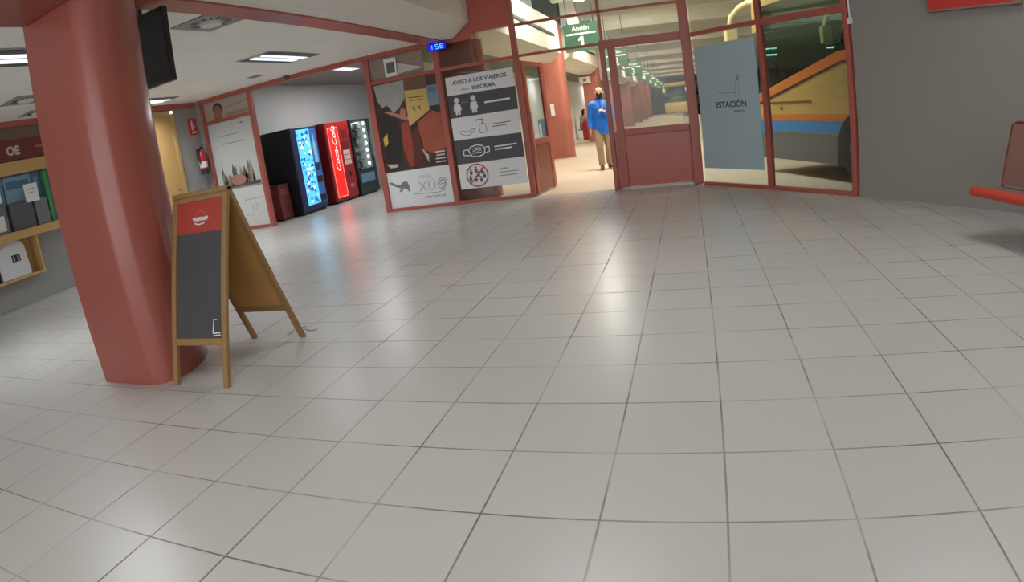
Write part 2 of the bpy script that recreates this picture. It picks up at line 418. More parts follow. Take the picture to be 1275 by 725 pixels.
# door_1: open leaf, hinged on the left post
d = struct(empty('door_1', (-2.40, YP + 0.055, 0), math.atan2(10.175 - 9.235, -2.295 + 2.40)))
LW = 0.985
def dbox(*q): 
    b = MB(); b.box(*q); return b
def dbars(name, lst, m=REDF):
    b = MB()
    for q in lst: b.box(*q, 0.006)
    return b.build(name, m, d)
dbars('hinge_stile', [(0.0, 0.12, -0.022, 0.022, 0.02, 2.14)])
dbars('lock_stile', [(LW - 0.16, LW - 0.04, -0.022, 0.022, 0.02, 2.14)])
b = MB(); b.loft([(LW - 0.04, 0, 0.02), (LW - 0.04, 0, 2.09), (LW - 0.07, 0, 2.14)], [(0.022, 0.04), (0.022, 0.04), (0.02, 0.03)], 12); b.build('rounded_edge', REDF, d)
dbars('top_rail', [(0.12, LW - 0.16, -0.022, 0.022, 2.07, 2.14)])
dbars('middle_rail', [(0.12, LW - 0.16, -0.022, 0.022, 0.80, 0.89)])
dbars('lower_panel', [(0.12, LW - 0.16, -0.012, 0.012, 0.03, 0.80)], mat('brown_door_panel', (134, 74, 58), 0.35))
b = MB(); b.box(0.12, LW - 0.16, -0.004, 0.004, 0.89, 2.07); b.build('glass_pane', GLASS, d)
b = MB(); b.box(0.06, 0.09, -0.028, -0.0225, 1.35, 2.05); b.build('closer_strip', mat('ochre_strip', (196, 132, 40), 0.5), d)
b = MB(); b.tube([(0.06, -0.045, 0.35), (0.06, -0.045, 1.3)], 0.012); b.box(0.05, 0.07, -0.045, -0.02, 0.4, 0.42); b.box(0.05, 0.07, -0.045, -0.02, 1.22, 1.24); b.build('pull_handle', mat('pink_metal', (205, 150, 138), 0.3, 0.3), d)
# windows 5 and 6: the diagonal glazing
A0 = Vector((0.167, 8.958, 0)); B0 = Vector((1.949, 7.199, 0)); U45 = (B0 - A0).normalized(); N45 = Vector((U45.y, -U45.x, 0))
LEN = (B0 - A0).length; MID = (Vector((1.062, 8.075, 0)) - A0).length
M45 = Matrix(((U45.x, -N45.x, 0, A0.x), (U45.y, -N45.y, 0, A0.y), (0, 0, 1, 0), (0, 0, 0, 1)))   # local: x along, +y outwards, z up
def diag(name, parent, lst, m=REDF, bev=0.005):
    b = MB()
    for q in lst: b.box(*q, bev, M45)
    return b.build(name, m, parent)
w = struct(empty('window_5', (0, 0, 0)))
diag('mullion', w, [(MID - 0.035, MID + 0.035, -0.04, 0.04, 0, 3.62)])
diag('bottom_rail', w, [(0.06, MID - 0.035, -0.035, 0.035, 0, 0.05)])
diag('transom', w, [(0.06, MID - 0.035, -0.035, 0.035, 2.13, 2.19)])
diag('glass_pane', w, [(0.06, MID - 0.035, -0.004, 0.004, 0.05, 2.13)], GLASS, 0); diag('upper_pane', w, [(0.06, MID - 0.035, -0.004, 0.004, 2.19, 3.62)], GLASS, 0)
w = struct(empty('window_6', (0, 0, 0)))
diag('end_post', w, [(LEN - 0.03, LEN + 0.03, -0.04, 0.04, 0, 3.62)])
diag('bottom_rail', w, [(MID + 0.035, LEN - 0.03, -0.035, 0.035, 0, 0.05)])
diag('transom', w, [(MID + 0.035, LEN - 0.03, -0.035, 0.035, 2.11, 2.19)])
diag('glass_pane', w, [(MID + 0.035, LEN - 0.03, -0.004, 0.004, 0.05, 2.11)], GLASS, 0); diag('upper_pane', w, [(MID + 0.035, LEN - 0.03, -0.004, 0.004, 2.19, 3.62)], GLASS, 0)

# ------------------------------------------------------------------ pillars
def pillar_bm(xc, y, z1, corner=True):
    """flat front with a sharp left corner; the right side rounds off and narrows to the back"""
    b = MB()
    ctrl = [(0.10, -0.333), (0.195, -0.327), (0.255, -0.302), (0.302, -0.25), (0.325, -0.185), (0.328, -0.11), (0.305, 0.0), (0.24, 0.13), (0.125, 0.28), (-0.06, 0.355)]
    pts = [(-0.36, -0.322)]
    for k in range(len(ctrl) - 1):
        p0, p1, p2, p3 = [ctrl[max(0, min(len(ctrl) - 1, k + d))] for d in (-1, 0, 1, 2)]
        for q in range(4):
            t = q / 4.0
            pts.append(tuple(0.5 * (2 * p1[a] + (p2[a] - p0[a]) * t + (2 * p0[a] - 5 * p1[a] + 4 * p2[a] - p3[a]) * t * t + (3 * p1[a] - p0[a] - 3 * p2[a] + p3[a]) * t ** 3) for a in (0, 1)))
    pts += [ctrl[-1], (-0.36, 0.33)]
    n = len(pts)
    A = [b.bm.verts.new((x, yy, 0)) for x, yy in pts]; B = [b.bm.verts.new((x, yy, z1)) for x, yy in pts]
    b._f(A[::-1]); b._f(B)
    for i in range(n): b._f([A[i], A[(i + 1) % n], B[(i + 1) % n], B[i]], 0 < i < n - 3)
    return b
o = pillar_bm(0, 0, 2.655).build('pillar', RED, None, (-3.475, 2.70, 0)); tag(o, 'thick glossy red pillar beside the chalkboard stand in the hall', 'pillar', kind='thing')
o = pillar_bm(0, 0, 2.655).build('pillar', RED, None, (-3.475, 9.90, 0)); tag(o, 'red pillar standing behind the glass with the safety notice', 'pillar', kind='thing')
PL = None
plab = ['first platform pillar through the doorway, with the small white plate, left of the man', 'second platform pillar through the doorway, directly behind the man in blue', 'third platform pillar, behind the glass and under the sign numbered 2',
        'fourth platform pillar, behind the glass, under the sign numbered 3', 'fifth platform pillar along the row behind the glass', 'sixth platform pillar along the row behind the glass', 'seventh platform pillar, farthest of the orange row behind the glass']
for k in range(7):
    y = 17.1 + 7.2 * k
    if PL is None:
        PL = empty('platform_pillar'); r = PL
        pillar_bm(0, 0, 3.75).build('shaft', ORANGE, PL)
        b = MB(); pr = [(0.36, 4.72), (0.74, 4.72), (0.80, 4.25), (0.90, 3.70), (0.78, 3.60), (0.55, 3.72), (0.42, 4.05)]
        b.prism(pr, lambda x, z: (x, -0.18, z), lambda x, z: (x, 0.18, z)); br = b.build('bracket', mat('white_bracket', (226, 222, 212), 0.5), PL); br['label'] = 'white curved roof bracket'
        b = MB(); b.prism([(-0.36, 3.75), (0.3, 3.75), (0.36, 4.75), (-0.36, 4.75)], lambda x, z: (x, -0.2, z), lambda x, z: (x, 0.2, z)); b.build('capital', mat('dark_capital', (84, 92, 88), 0.7), PL)
    else: r = copy_tree(PL)
    r.location = (-3.475, y, 0); tag(r, plab[k], 'pillar', 'orange pillars along the platform')

# ------------------------------------------------------------------ platform signs
SG = mat('sign_green', (56, 92, 70), 0.4); SW = mat('sign_white', (232, 236, 226), 0.5)
for k in range(7):
    y = 14.0 + 7.2 * k; x = -2.13; z0 = 2.625
    s = empty('platform_sign', (x, y, z0))
    p = Panel((-0.39, 0, 0), (1, 0, 0), (0, 0, 1), (0, -1, 0), 0.003)
    p.use(SG); p.board(0, 0.78, 0, 0.63, 0.08)
    p.use(SW); p.rect(0.05, 0.73, 0.375, 0.415, 1)
    p.text('Andén', 0.39, 0.475, 0.15, 1, align='CENTER', bold=0.002)
    if k == 0: p.poly([(0.365, 0.07), (0.435, 0.07), (0.435, 0.33), (0.375, 0.33), (0.315, 0.275), (0.315, 0.225), (0.365, 0.255)], 1)
    else: p.text(str(k + 1), 0.39, 0.07, 0.37, 1, align='CENTER', bold=0.008)
    p.build('board', None, s)
    b = MB(); b.tube([(-0.3, 0.04, 0.63), (-0.3, 0.04, 2.1)], 0.012, 8); b.build('hanger', DARKG, s)
    b = MB(); b.tube([(0.3, 0.04, 0.63), (0.3, 0.04, 2.1)], 0.012, 8); b.build('hanger', DARKG, s)
    tag(s, 'green hanging platform sign with white stripe, numbered %d' % (k + 1), 'sign', 'green platform signs')

# ------------------------------------------------------------------ A-board
ab = empty('chalkboard_stand', (-2.855, 2.81, 0)); tag(ab, 'wooden folding chalkboard stand with a red header, beside the red pillar', 'chalkboard')
hz = 1.13; hy = 0.41; hw = 0.245
def slope(side):
    """local frame on one leaf: x across, t up the slope; side -1 front, +1 back"""
    L = math.hypot(hz, hy)
    upv = Vector((0, -side * hy / L, hz / L)); base = Vector((0, side * hy, 0)); nrm = Vector((0, side * hz / L, hy / L))
    return L, upv, base, nrm
for side, nm in ((-1, 'front_frame'), (1, 'back_frame')):
    L, upv, base, nrm = slope(side)
    def at(x, t, n=0.0): return base + Vector((x, 0, 0)) + upv * t + nrm * n
    f = MB(); f.beam(at(-hw + 0.02, 0.0), at(-hw + 0.02, L), 0.04, 0.028, nrm, 0.003); f.beam(at(hw - 0.02, 0), at(hw - 0.02, L), 0.04, 0.028, nrm, 0.003)
    f.beam(at(-hw + 0.04, 0.27), at(hw - 0.04, 0.27), 0.045, 0.024, nrm, 0.003); f.beam(at(-hw + 0.04, L - 0.03), at(hw - 0.04, L - 0.03), 0.06, 0.026, nrm, 0.003)
    fo = f.build(nm, WOODF, ab)
    if side == -1:
        p = Panel(at(-hw + 0.035, 0.285, 0.004), (1, 0, 0), upv, nrm, 0.0015)
        W = 2 * hw - 0.07; T0 = L - 0.06 - 0.285
        p.use(mat('chalkboard_slate', (66, 67, 68), 0.65, noise=0.12, nscale=4)); p.board(0, W, 0, T0, 0.008)
        p.use(mat('chalk', (226, 226, 220), 0.9)); p.stroke([(W - 0.075, 0.12), (W - 0.085, 0.035), (W - 0.02, 0.04)], 0.007); p.stroke([(W - 0.075, 0.12), (W - 0.05, 0.118)], 0.005); p.stroke([(W - 0.08, 0.022), (W - 0.02, 0.026)], 0.006)
        p.build('chalkboard', None, ab)
        hd = Panel(at(-hw + 0.035, 0.285 + T0 - 0.20, 0.0055), (1, 0, 0), upv, nrm, 0.0015)
        hd.use(mat('header_red', (166, 64, 54), 0.4)); hd.board(0, W, 0, 0.20, 0.001)
        hd.use(WHITE)
        wv = [(0.155 + 0.13 * i / 24, 0.085 + 0.012 * math.sin(i * 1.9)) for i in range(25)]
        hd.stroke(wv, 0.013); hd.stroke([(0.17, 0.06), (0.21, 0.05), (0.26, 0.058)], 0.008)
        hd.use(mat('header_gold', (198, 110, 70), 0.5)); hd.stroke([(0.175 + 0.09 * i / 10, 0.112 + 0.025 * math.sin(pi * i / 10)) for i in range(11)], 0.006)
        h = hd.build('header', None, ab); h['label'] = 'red header strip with a white wordmark'
    else:
        b = MB(); a0, a1 = at(-hw + 0.03, 0.27), at(hw - 0.03, 0.27)
        b.prism([(-hw + 0.03, 0.265), (hw - 0.03, 0.265), (hw - 0.03, L - 0.02), (-hw + 0.03, L - 0.02)], lambda x, t: at(x, t, -0.006), lambda x, t: at(x, t, 0.002)); b.build('back_panel', HARDB, ab)
b = MB(); b.box(-hw, hw, -0.03, 0.03, hz - 0.02, hz + 0.008, 0.004); b.build('top_rail', WOODF, ab)
b = MB(); b.tube([(-hw + 0.03, -hy * 0.62, 0.43), (-hw + 0.035, 0, 0.40), (-hw + 0.03, hy * 0.62, 0.43)], 0.004); b.build('stay', STEEL, ab)
b = MB(); b.tube([(-2.80, 3.26, 0.006), (-2.78, 3.32, 0.02), (-2.74, 3.42, 0.012), (-2.70, 3.36, 0.006), (-2.64, 3.34, 0.006), (-2.60, 3.36, 0.006)], 0.005); tag(b.build('cord_end', mat('grey_cord', (170, 168, 160), 0.6)), 'short pale cord end lying on the floor behind the chalkboard stand', 'cord')

# ------------------------------------------------------------------ television under the beam
tv = empty('television', (-3.98, 3.5, 2.0)); tag(tv, 'black television hanging from the ceiling behind the red pillar', 'television')
b = MB(); b.box(-0.62, 0.37, -0.02, 0.03, 0, 0.60, 0.008); b.build('casing', mat('tv_black', (30, 28, 34), 0.35), tv)
b = MB(); b.box(-0.60, 0.35, -0.024, -0.0205, 0.03, 0.58); b.build('screen', mat('tv_screen', (22, 20, 26), 0.15), tv)
b = MB(); b.box(-0.2, 0.2, 0.03, 0.06, 0.15, 0.45); b.box(-0.03, 0.03, 0.03, 0.07, 0.3, 0.679); b.build('bracket', DARKG, tv)

# ------------------------------------------------------------------ ceiling lights and vents
TUBE = mat('tube_glow', (225, 235, 245), 0.5, emit=1.1)
LAMPD = mat('lamp_housing', (86, 86, 84), 0.5)
def troffer(x, y, label):
    t = empty('ceiling_light', (x, y, 2.68)); tag(t, label, 'ceiling light', 'fluorescent panels in the low ceiling')
    b = MB(); b.box(-0.3, 0.3, -0.6, 0.6, -0.012, -0.002); b.build('housing', mat('lamp_rim', (176, 174, 168), 0.5), t)
    b = MB(); b.box(-0.28, -0.15, -0.56, 0.56, -0.02, -0.013); b.box(0.15, 0.28, -0.56, 0.56, -0.02, -0.013); b.build('reflector', LAMPD, t)
    for s in (-1, 1):
        b = MB(); b.box(0.09 * s - 0.05, 0.09 * s + 0.05, -0.5, 0.5, -0.025, -0.014, 0.003); b.build('tube', TUBE, t)
    area('ceiling_light_glow', (x, y, 2.645), 0.4, 1.0, 34, (0.95, 0.98, 1.0), spread=math.radians(140))
troffer(-5.35, 7.28, 'fluorescent ceiling panel nearest the glass partition, left of the blue clock')
troffer(-5.38, 2.95, 'fluorescent ceiling panel left of the red pillar')
troffer(-8.42, 7.35, 'fluorescent ceiling panel by the yellow doorway, right of the red pillar')
VENT = mat('vent_grey', (150, 147, 142), 0.6)
def vent(x, y, label, s=0.28):
    v = empty('ceiling_vent', (x, y, 2.68)); tag(v, label, 'ceiling vent', 'square air vents in the low ceiling')
    b = MB(); b.box(-s, s, -s, s, -0.012, -0.002, 0.003); b.build('plate', VENT, v)
    b = MB(); b.loft([(0, 0, -0.013), (0, 0, -0.04)], [s * 0.42, s * 0.36], 28); b.build('disc', mat('vent_white', (214, 212, 206), 0.5), v)
    b = MB()
    for k in range(16):
        a = 2 * pi * k / 16; b.beam((s * 0.5 * math.cos(a), s * 0.5 * math.sin(a), -0.014), (s * 0.74 * math.cos(a), s * 0.74 * math.sin(a), -0.014), 0.022, 0.004)
    b.build('slots', BLACK, v)
vent(-4.14, 4.6, 'square ceiling vent with round diffuser, right of the black television')
vent(-7.42, 4.48, 'square ceiling vent left of the red pillar, above the kiosk', 0.26)
vent(-8.45, 5.25, 'square ceiling vent left of the red pillar, nearest the kiosk wall', 0.2)
b = MB(); b.box(-6.75, -6.53, 8.18, 8.36, 2.668, 2.679, 0.002)
for k in range(4): b.box(-6.72, -6.56, 8.205 + 0.035 * k, 8.22 + 0.035 * k, 2.662, 2.668)
tag(b.build('ceiling_grille', VENT), 'small grey grille in the low ceiling near the red header beam', 'ceiling vent')
dm = empty('smoke_detector', (-6.60, YP - 0.06, 2.655)); tag(dm, 'small brown dome on the red beam above the vending alcove', 'detector')
b = MB(); b.ball((0, -0.05, 0), (0.06, 0.05, 0.05)); b.build('dome', mat('brown_dome', (96, 72, 62), 0.3), dm)
b = MB(); b.box(-0.04, 0.04, -0.03, 0.0, -0.035, 0.035, 0.004); b.build('base', DARKRED, dm)

# ------------------------------------------------------------------ clock
ck = empty('digital_clock', (-3.655, YP - 0.09, 2.51)); tag(ck, 'small digital clock with glowing blue digits under the beam end', 'clock')
b = MB(); b.box(-0.155, 0.155, -0.03, 0.03, 0, 0.115, 0.005); b.build('casing', mat('clock_casing', (14, 16, 60), 0.3), ck)
p = Panel((-0.145, -0.031, 0.008), (1, 0, 0), (0, 0, 1), (0, -1, 0), 0.002)
p.use(mat('clock_face', (8, 22, 200), 0.4, emit=0.9, ecol=(6, 20, 235))); p.rect(0, 0.29, 0, 0.10, 0)
p.use(mat('clock_digits', (90, 170, 255), 0.4, emit=2.2, ecol=(70, 150, 255)))
SEGS = {'1': 'bc', '5': 'afgcd', '6': 'afgedc'}
def seg7(p, ch, u, v, w, h, t):
    g = {'a': [(u, v + h), (u + w, v + h)], 'b': [(u + w, v + h), (u + w, v + h / 2)], 'c': [(u + w, v + h / 2), (u + w, v)], 'd': [(u, v), (u + w, v)], 'e': [(u, v), (u, v + h / 2)], 'f': [(u, v + h / 2), (u, v + h)], 'g': [(u, v + h / 2), (u + w, v + h / 2)]}
    for c in SEGS[ch]: p.stroke(g[c], t, 1)
seg7(p, '1', 0.03, 0.016, 0.035, 0.068, 0.012); seg7(p, '5', 0.125, 0.016, 0.045, 0.068, 0.011); seg7(p, '6', 0.205, 0.016, 0.045, 0.068, 0.011)
p.build('display', None, ck)

# ------------------------------------------------------------------ prints on the partition
PY = YP - 0.012
def wallpanel(x0, z0, y=PY): return Panel((x0, y, z0), (1, 0, 0), (0, 0, 1), (0, -1, 0))
p = wallpanel(-4.95, 0.67)
W, Hh = 1.17, 1.50
p.use(mat('photo_brown', (64, 46, 40), 0.35, noise=0.35, nscale=3)); p.board(0, W, 0, Hh, 0.004)
p.use(mat('photo_tan', (112, 78, 66), 0.35)); p.poly([(0.4, Hh), (0.98, Hh), (0.98, 1.1), (0.72, 1.0), (0.5, 1.15)], 1)
p.use(mat('photo_cloth', (160, 158, 152), 0.4, noise=0.2, nscale=12)); p.poly([(0.02, 1.48), (0.58, 1.49), (0.56, 1.2), (0.44, 1.05), (0.32, 0.98), (0.22, 1.12), (0.12, 1.1), (0.05, 1.22)], 2)
p.use(mat('photo_dark', (44, 36, 36), 0.35)); p.poly([(0.03, 1.0), (0.2, 1.08), (0.38, 0.9), (0.4, 0.55), (0.34, 0.1), (0.05, 0.1)], 2); p.poly([(0.55, 0.85), (1.15, 1.08), (1.15, 0.85), (0.75, 0.72), (0.6, 0.6)], 2)
p.use(mat('photo_orange', (160, 78, 52), 0.35, noise=0.25, nscale=4)); p.poly([(0.72, 0.75), (1.0, 0.92), (1.16, 0.84), (1.16, 0.3), (0.98, 0.2), (0.74, 0.3)], 3)
p.use(mat('photo_rust', (150, 62, 44), 0.35, noise=0.2, nscale=4)); p.poly([(0.42, 0.78), (0.56, 0.82), (0.58, 0.5), (0.56, 0.06), (0.46, 0.05), (0.4, 0.35)], 3)
p.use(mat('photo_skin', (178, 118, 92), 0.4)); p.poly([(0.14, 1.02), (0.24, 1.02), (0.5, 0.9), (0.68, 0.86), (0.68, 0.82), (0.5, 0.83), (0.3, 0.93)], 4); p.disc(0.49, 0.95, 0.06, 0.08, 3)
p.use(mat('photo_maroon', (92, 42, 36), 0.35)); p.poly([(0.58, 0.62), (0.72, 0.7), (0.76, 0.3), (0.66, 0.04), (0.58, 0.05)], 3)
p.use(mat('photo_yellow', (206, 170, 50), 0.4)); p.poly([(0.05, 0.58), (0.14, 0.66), (0.13, 0.48), (0.06, 0.44)], 4)
p.use(mat('photo_pale', (190, 176, 160), 0.4)); p.poly([(0.04, 0.14), (0.26, 0.12), (0.22, 0.07), (0.1, 0.07)], 3); p.poly([(0.72, 0.34), (0.84, 0.2), (0.82, 0.08)], 4)
p.use(WHITE)
for i, (a, bb) in enumerate(((0.96, 1.13), (0.97, 1.12), (0.95, 1.13), (0.95, 1.12))):
    p.stroke([(a + (bb - a) * k / 12, 0.23 - 0.055 * i + 0.006 * (k % 2)) for k in range(13)], 0.02, 5)
o = p.build('photo_poster'); tag(o, 'dark photo poster of people in orange clothes, behind the left glass bay', 'poster')
p = wallpanel(-4.375, 1.38, YP - 0.025)
p.use(mat('yellow_paper', (204, 172, 106), 0.7, noise=0.08)); p.prism([(0, 0), (0.40, 0.22), (0.41, 0.57), (0.0, 0.60)], lambda u, v: p.P(u, v, -2), lambda u, v: p.P(u, v, 0))
p.use(mat('notice_ink', (92, 70, 52), 0.7))
p.stroke([(0.06, 0.47), (0.34, 0.455)], 0.014); p.stroke([(0.08, 0.42), (0.3, 0.41)], 0.01)
for u in (0.1, 0.2): p.stroke([(u, 0.31), (u + 0.05, 0.25)], 0.018); p.stroke([(u + 0.05, 0.32), (u + 0.02, 0.27)], 0.012)
tag(p.build('paper_notice'), 'yellow paper notice with curled corner stuck over the dark photo poster', 'notice')
p = wallpanel(-3.975, 1.66, YP - 0.025)
p.use(mat('blue_sheet', (116, 140, 156), 0.5)); p.board(0, 0.19, 0, 0.33, 0.002); p.use(mat('blue_sheet_dark', (92, 116, 136), 0.5)); p.rect(0.03, 0.16, 0.22, 0.30)
tag(p.build('leaflet'), 'pale blue leaflet beside the yellow notice on the photo poster', 'leaflet')
# white framed reflection in the upper pane, built as a solid frame
sc = empty('pane_reflection_frame', (-4.56, YP - 0.015, 2.25)); tag(sc, 'white framed reflection in the pane above the photo poster, built as a solid frame', 'picture')
b = MB(); b.box(-0.11, 0.11, -0.012, 0.0, 0, 0.31, 0.004); b.build('frame', PAPER, sc)
b = MB(); b.box(-0.07, 0.08, -0.015, -0.0125, 0.06, 0.24); b.build('picture', mat('frame_dark', (96, 96, 92), 0.4), sc)
p = wallpanel(-4.95, 2.235, YP - 0.008); p.use(mat('view_beige', (142, 124, 110), 0.5, noise=0.12)); p.board(0, 0.98, 0, 0.36, 0.001)  # ceiling view behind the glass, painted onto a sheet on the pane
p.use(mat('view_pale', (196, 188, 176), 0.5)); p.poly([(0.51, 0.22), (0.98, 0.07), (0.52, 0.04)], 1); p.use(mat('view_dark', (112, 88, 80), 0.5)); p.poly([(0.5, 0.25), (0.98, 0.085), (0.52, 0.22)], 2)
tag(p.build('painted_pane_view'), 'beige sheet painted as the ceiling view in the pane above the photo poster', 'painted view')
# white banner below
p = wallpanel(-5.0 + 0.03, 0.04)
GRI = mat('logo_grey', (118, 120, 122), 0.6); GRL = mat('logo_light', (168, 172, 174), 0.6)
p.use(mat('banner_white', (218, 222, 222), 0.5)); p.board(0, 1.19, 0, 0.62, 0.004)
p.use(GRI)
p.poly([(0.03, 0.46), (0.10, 0.455), (0.18, 0.405), (0.24, 0.395), (0.30, 0.44), (0.38, 0.45), (0.41, 0.36), (0.40, 0.25), (0.36, 0.31), (0.30, 0.335), (0.26, 0.28), (0.20, 0.275), (0.25, 0.335), (0.18, 0.36), (0.10, 0.40)], 1)
p.use(GRL); p.text('TERUEL', 0.60, 0.46, 0.075, 1); p.text('XÜQ', 0.58, 0.25, 0.22, 1, space=1.1)
p.use(GRI); p.ring(1.03, 0.37, 0.075, 0.012, 1); p.ring(1.03, 0.37, 0.045, 0.01, 1); p.stroke([(1.03, 0.30), (1.03, 0.22), (0.90, 0.20), (0.45, 0.215)], 0.008)
p.use(GRL)
for k in range(8): p.rect(0.66 + 0.05 * k, 0.695 + 0.05 * k, 0.12, 0.155 + 0.008 * (k % 2))
tag(p.build('banner'), 'white banner with grey bird logo at the foot of the left glass bay', 'banner')
# the safety notice: five printed boards
ntag = 'boards of the safety notice'
def board(z0, z1, m, label, x0=-3.635, x1=-2.51):
    p = wallpanel(x0, z0, YP - 0.02); p.use(m); p.board(0, x1 - x0, 0, z1 - z0, 0.006); return p
NW = mat('notice_white', (226, 226, 226), 0.45); NG = mat('notice_charcoal', (74, 72, 78), 0.45); INK = mat('notice_print', (92, 92, 100), 0.5)
p = board(1.76, 2.055, NW, '')
p.use(INK); p.text('AVISO A LOS VIAJEROS', 0.565, 0.165, 0.088, 1, align='CENTER', bold=0.003); p.text('INFORMA', 0.62, 0.045, 0.088, 1, align='CENTER', bold=0.003)
p.use(mat('notice_pale_print', (186, 186, 190), 0.5)); p.rect(0.24, 0.38, 0.055, 0.085)
tag(p.build('notice_board'), 'white heading board reading AVISO A LOS VIAJEROS, topmost of the safety notice', 'notice board', ntag)
p = board(1.40, 1.755, NG, '')
p.use(NW)
for u in (0.14, 0.42):
    p.disc(u, 0.27, 0.042, 0.046, 1); p.poly([(u - 0.05, 0.215), (u + 0.05, 0.215), (u + 0.07, 0.11), (u + 0.045, 0.11), (u + 0.04, 0.04), (u + 0.008, 0.04), (u, 0.1), (u - 0.008, 0.04), (u - 0.04, 0.04), (u - 0.045, 0.11), (u - 0.07, 0.11)], 1)
p.stroke([(0.60, 0.175), (1.02, 0.18)], 0.03, 1); p.use(mat('notice_mid', (128, 128, 132), 0.5)); p.stroke([(0.22, 0.22), (0.27, 0.235), (0.30, 0.22), (0.34, 0.235)], 0.012, 1)
tag(p.build('notice_board'), 'dark grey board with two white standing figures, second from the top of the safety notice', 'notice board', ntag)
p = board(1.035, 1.395, NW, '')
p.use(INK)
p.stroke([(0.13, 0.10), (0.20, 0.06), (0.30, 0.065), (0.38, 0.15), (0.34, 0.155), (0.27, 0.115), (0.17, 0.135), (0.13, 0.13), (0.13, 0.10)], 0.009, 1)
p.stroke([(0.46, 0.07), (0.57, 0.07), (0.57, 0.19), (0.55, 0.215), (0.48, 0.215), (0.46, 0.19), (0.46, 0.07)], 0.009, 1); p.stroke([(0.515, 0.215), (0.515, 0.27), (0.54, 0.285), (0.45, 0.29), (0.42, 0.27)], 0.012, 1)
p.stroke([(0.67, 0.185), (0.98, 0.19)], 0.014, 1); p.stroke([(0.67, 0.145), (0.92, 0.148)], 0.014, 1)
tag(p.build('notice_board'), 'white board with hand and dispenser drawing, in the middle of the safety notice', 'notice board', ntag)
p = board(0.65, 1.03, NG, '')
p.use(NW)
mk = [(0.22, 0.20), (0.26, 0.25), (0.36, 0.275), (0.46, 0.255), (0.50, 0.20), (0.48, 0.12), (0.38, 0.085), (0.27, 0.10), (0.22, 0.20)]
p.stroke(mk, 0.016, 1)
for v in (0.15, 0.185, 0.22): p.stroke([(0.285, v - 0.01), (0.36, v + 0.012), (0.44, v)], 0.01, 1)
p.stroke([(0.22, 0.22), (0.14, 0.21), (0.13, 0.13), (0.24, 0.12)], 0.014, 1); p.stroke([(0.50, 0.22), (0.57, 0.23), (0.57, 0.15), (0.49, 0.13)], 0.014, 1)
p.stroke([(0.66, 0.21), (1.03, 0.22)], 0.022, 1); p.stroke([(0.66, 0.165), (0.95, 0.17)], 0.022, 1)
tag(p.build('notice_board'), 'dark grey board with a face mask drawing, fourth from the top of the safety notice', 'notice board', ntag)
p = board(0.235, 0.645, NW, '')
p.use(mat('ban_red', (190, 58, 62), 0.5)); p.ring(0.31, 0.205, 0.19, 0.022, 3); p.stroke([(0.18, 0.075), (0.44, 0.335)], 0.02, 3)
p.use(INK)
for u, v in ((0.21, 0.26), (0.30, 0.29), (0.40, 0.26), (0.19, 0.16), (0.28, 0.14), (0.37, 0.13), (0.43, 0.19), (0.33, 0.21)):
    p.disc(u, v + 0.04, 0.018, 0.018, 1, 12); p.poly([(u - 0.03, v + 0.018), (u + 0.03, v + 0.018), (u + 0.018, v - 0.04), (u - 0.018, v - 0.04)], 1)
p.use(mat('notice_lines', (150, 150, 156), 0.5))
for i, (a, bb) in enumerate(((0.68, 0.84), (0.68, 1.0), (0.68, 0.98))): p.stroke([(a, 0.265 - 0.055 * i), (bb, 0.27 - 0.055 * i)], 0.016, 1)
tag(p.build('notice_board'), 'white board with a red crossed-out crowd circle, lowest of the safety notice', 'notice board', ntag)

# poster on the diagonal glazing
p = Panel(A0 + U45 * 0.085 + N45 * 0.012 + Vector((0, 0, 0.25)), U45, (0, 0, 1), N45)
p.use(mat('blue_poster', (170, 192, 200), 0.5)); p.board(0, 1.07, 0, 1.73, 0.004)
p.use(mat('poster_ink', (60, 66, 76), 0.5)); p.text('ESTACIÓN', 0.30, 0.845, 0.115, 1, bold=0.003)
p.use(mat('poster_line', (120, 136, 144), 0.5)); p.rect(0.62, 0.80, 0.78, 0.80, 1)
p.stroke([(0.36, 1.055), (0.48, 1.04), (0.66, 1.035)], 0.008, 1); p.stroke([(0.66, 1.0), (0.70, 1.20), (0.745, 1.27), (0.74, 1.0)], 0.006, 1); p.poly([(0.69, 1.18), (0.75, 1.29), (0.755, 1.2)], 1)
tag(p.build('wall_poster'), 'tall pale blue poster reading ESTACIÓN on the diagonal glass', 'poster')

# ------------------------------------------------------------------ framed display on the left
dp = empty('display_frame', (-8.21, YP, 0)); tag(dp, 'tall red framed display with white poster, left of the vending machines', 'display')
b = MB(); b.box(-0.66, -0.59, -0.05, 0.05, 0, 2.6, 0.005); b.build('post', REDF, dp)
b = MB(); b.box(0.59, 0.67, -0.05, 0.05, 0, 2.6, 0.005); b.build('post', REDF, dp)
b = MB(); b.box(-0.59, 0.59, -0.04, 0.04, 2.17, 2.23, 0.004); b.build('middle_rail', REDF, dp)
b = MB(); b.box(-0.59, 0.59, -0.04, 0.04, 0, 0.05, 0.004); b.build('bottom_rail', REDF, dp)
b = MB(); b.box(-0.59, 0.59, 0.0, 0.02, 0.05, 2.6); b.build('backing', mat('display_backing', (150, 146, 140), 0.6), dp)
p = Panel((-0.59, -0.002, 2.23), (1, 0, 0), (0, 0, 1), (0, -1, 0)); p.use(mat('display_top', (166, 158, 150), 0.5)); p.board(0, 1.18, 0, 0.37, 0.001)
p.use(mat('display_hair', (52, 42, 40), 0.5)); p.disc(0.36, 0.20, 0.125, 0.125, 1); p.use(mat('display_face', (150, 100, 82), 0.5)); p.poly([(0.27, 0.2), (0.45, 0.2), (0.46, 0.0), (0.24, 0.0)], 2); p.disc(0.36, 0.17, 0.085, 0.10, 3)
p.use(mat('display_stripe', (150, 132, 124), 0.5)); p.stroke([(0.6, 0.20), (1.16, 0.24)], 0.03, 1); p.stroke([(0.55, 0.05), (1.16, 0.06)], 0.06, 1)
x = p.build('portrait_print', None, dp); x['label'] = 'top print with a dark-haired head'
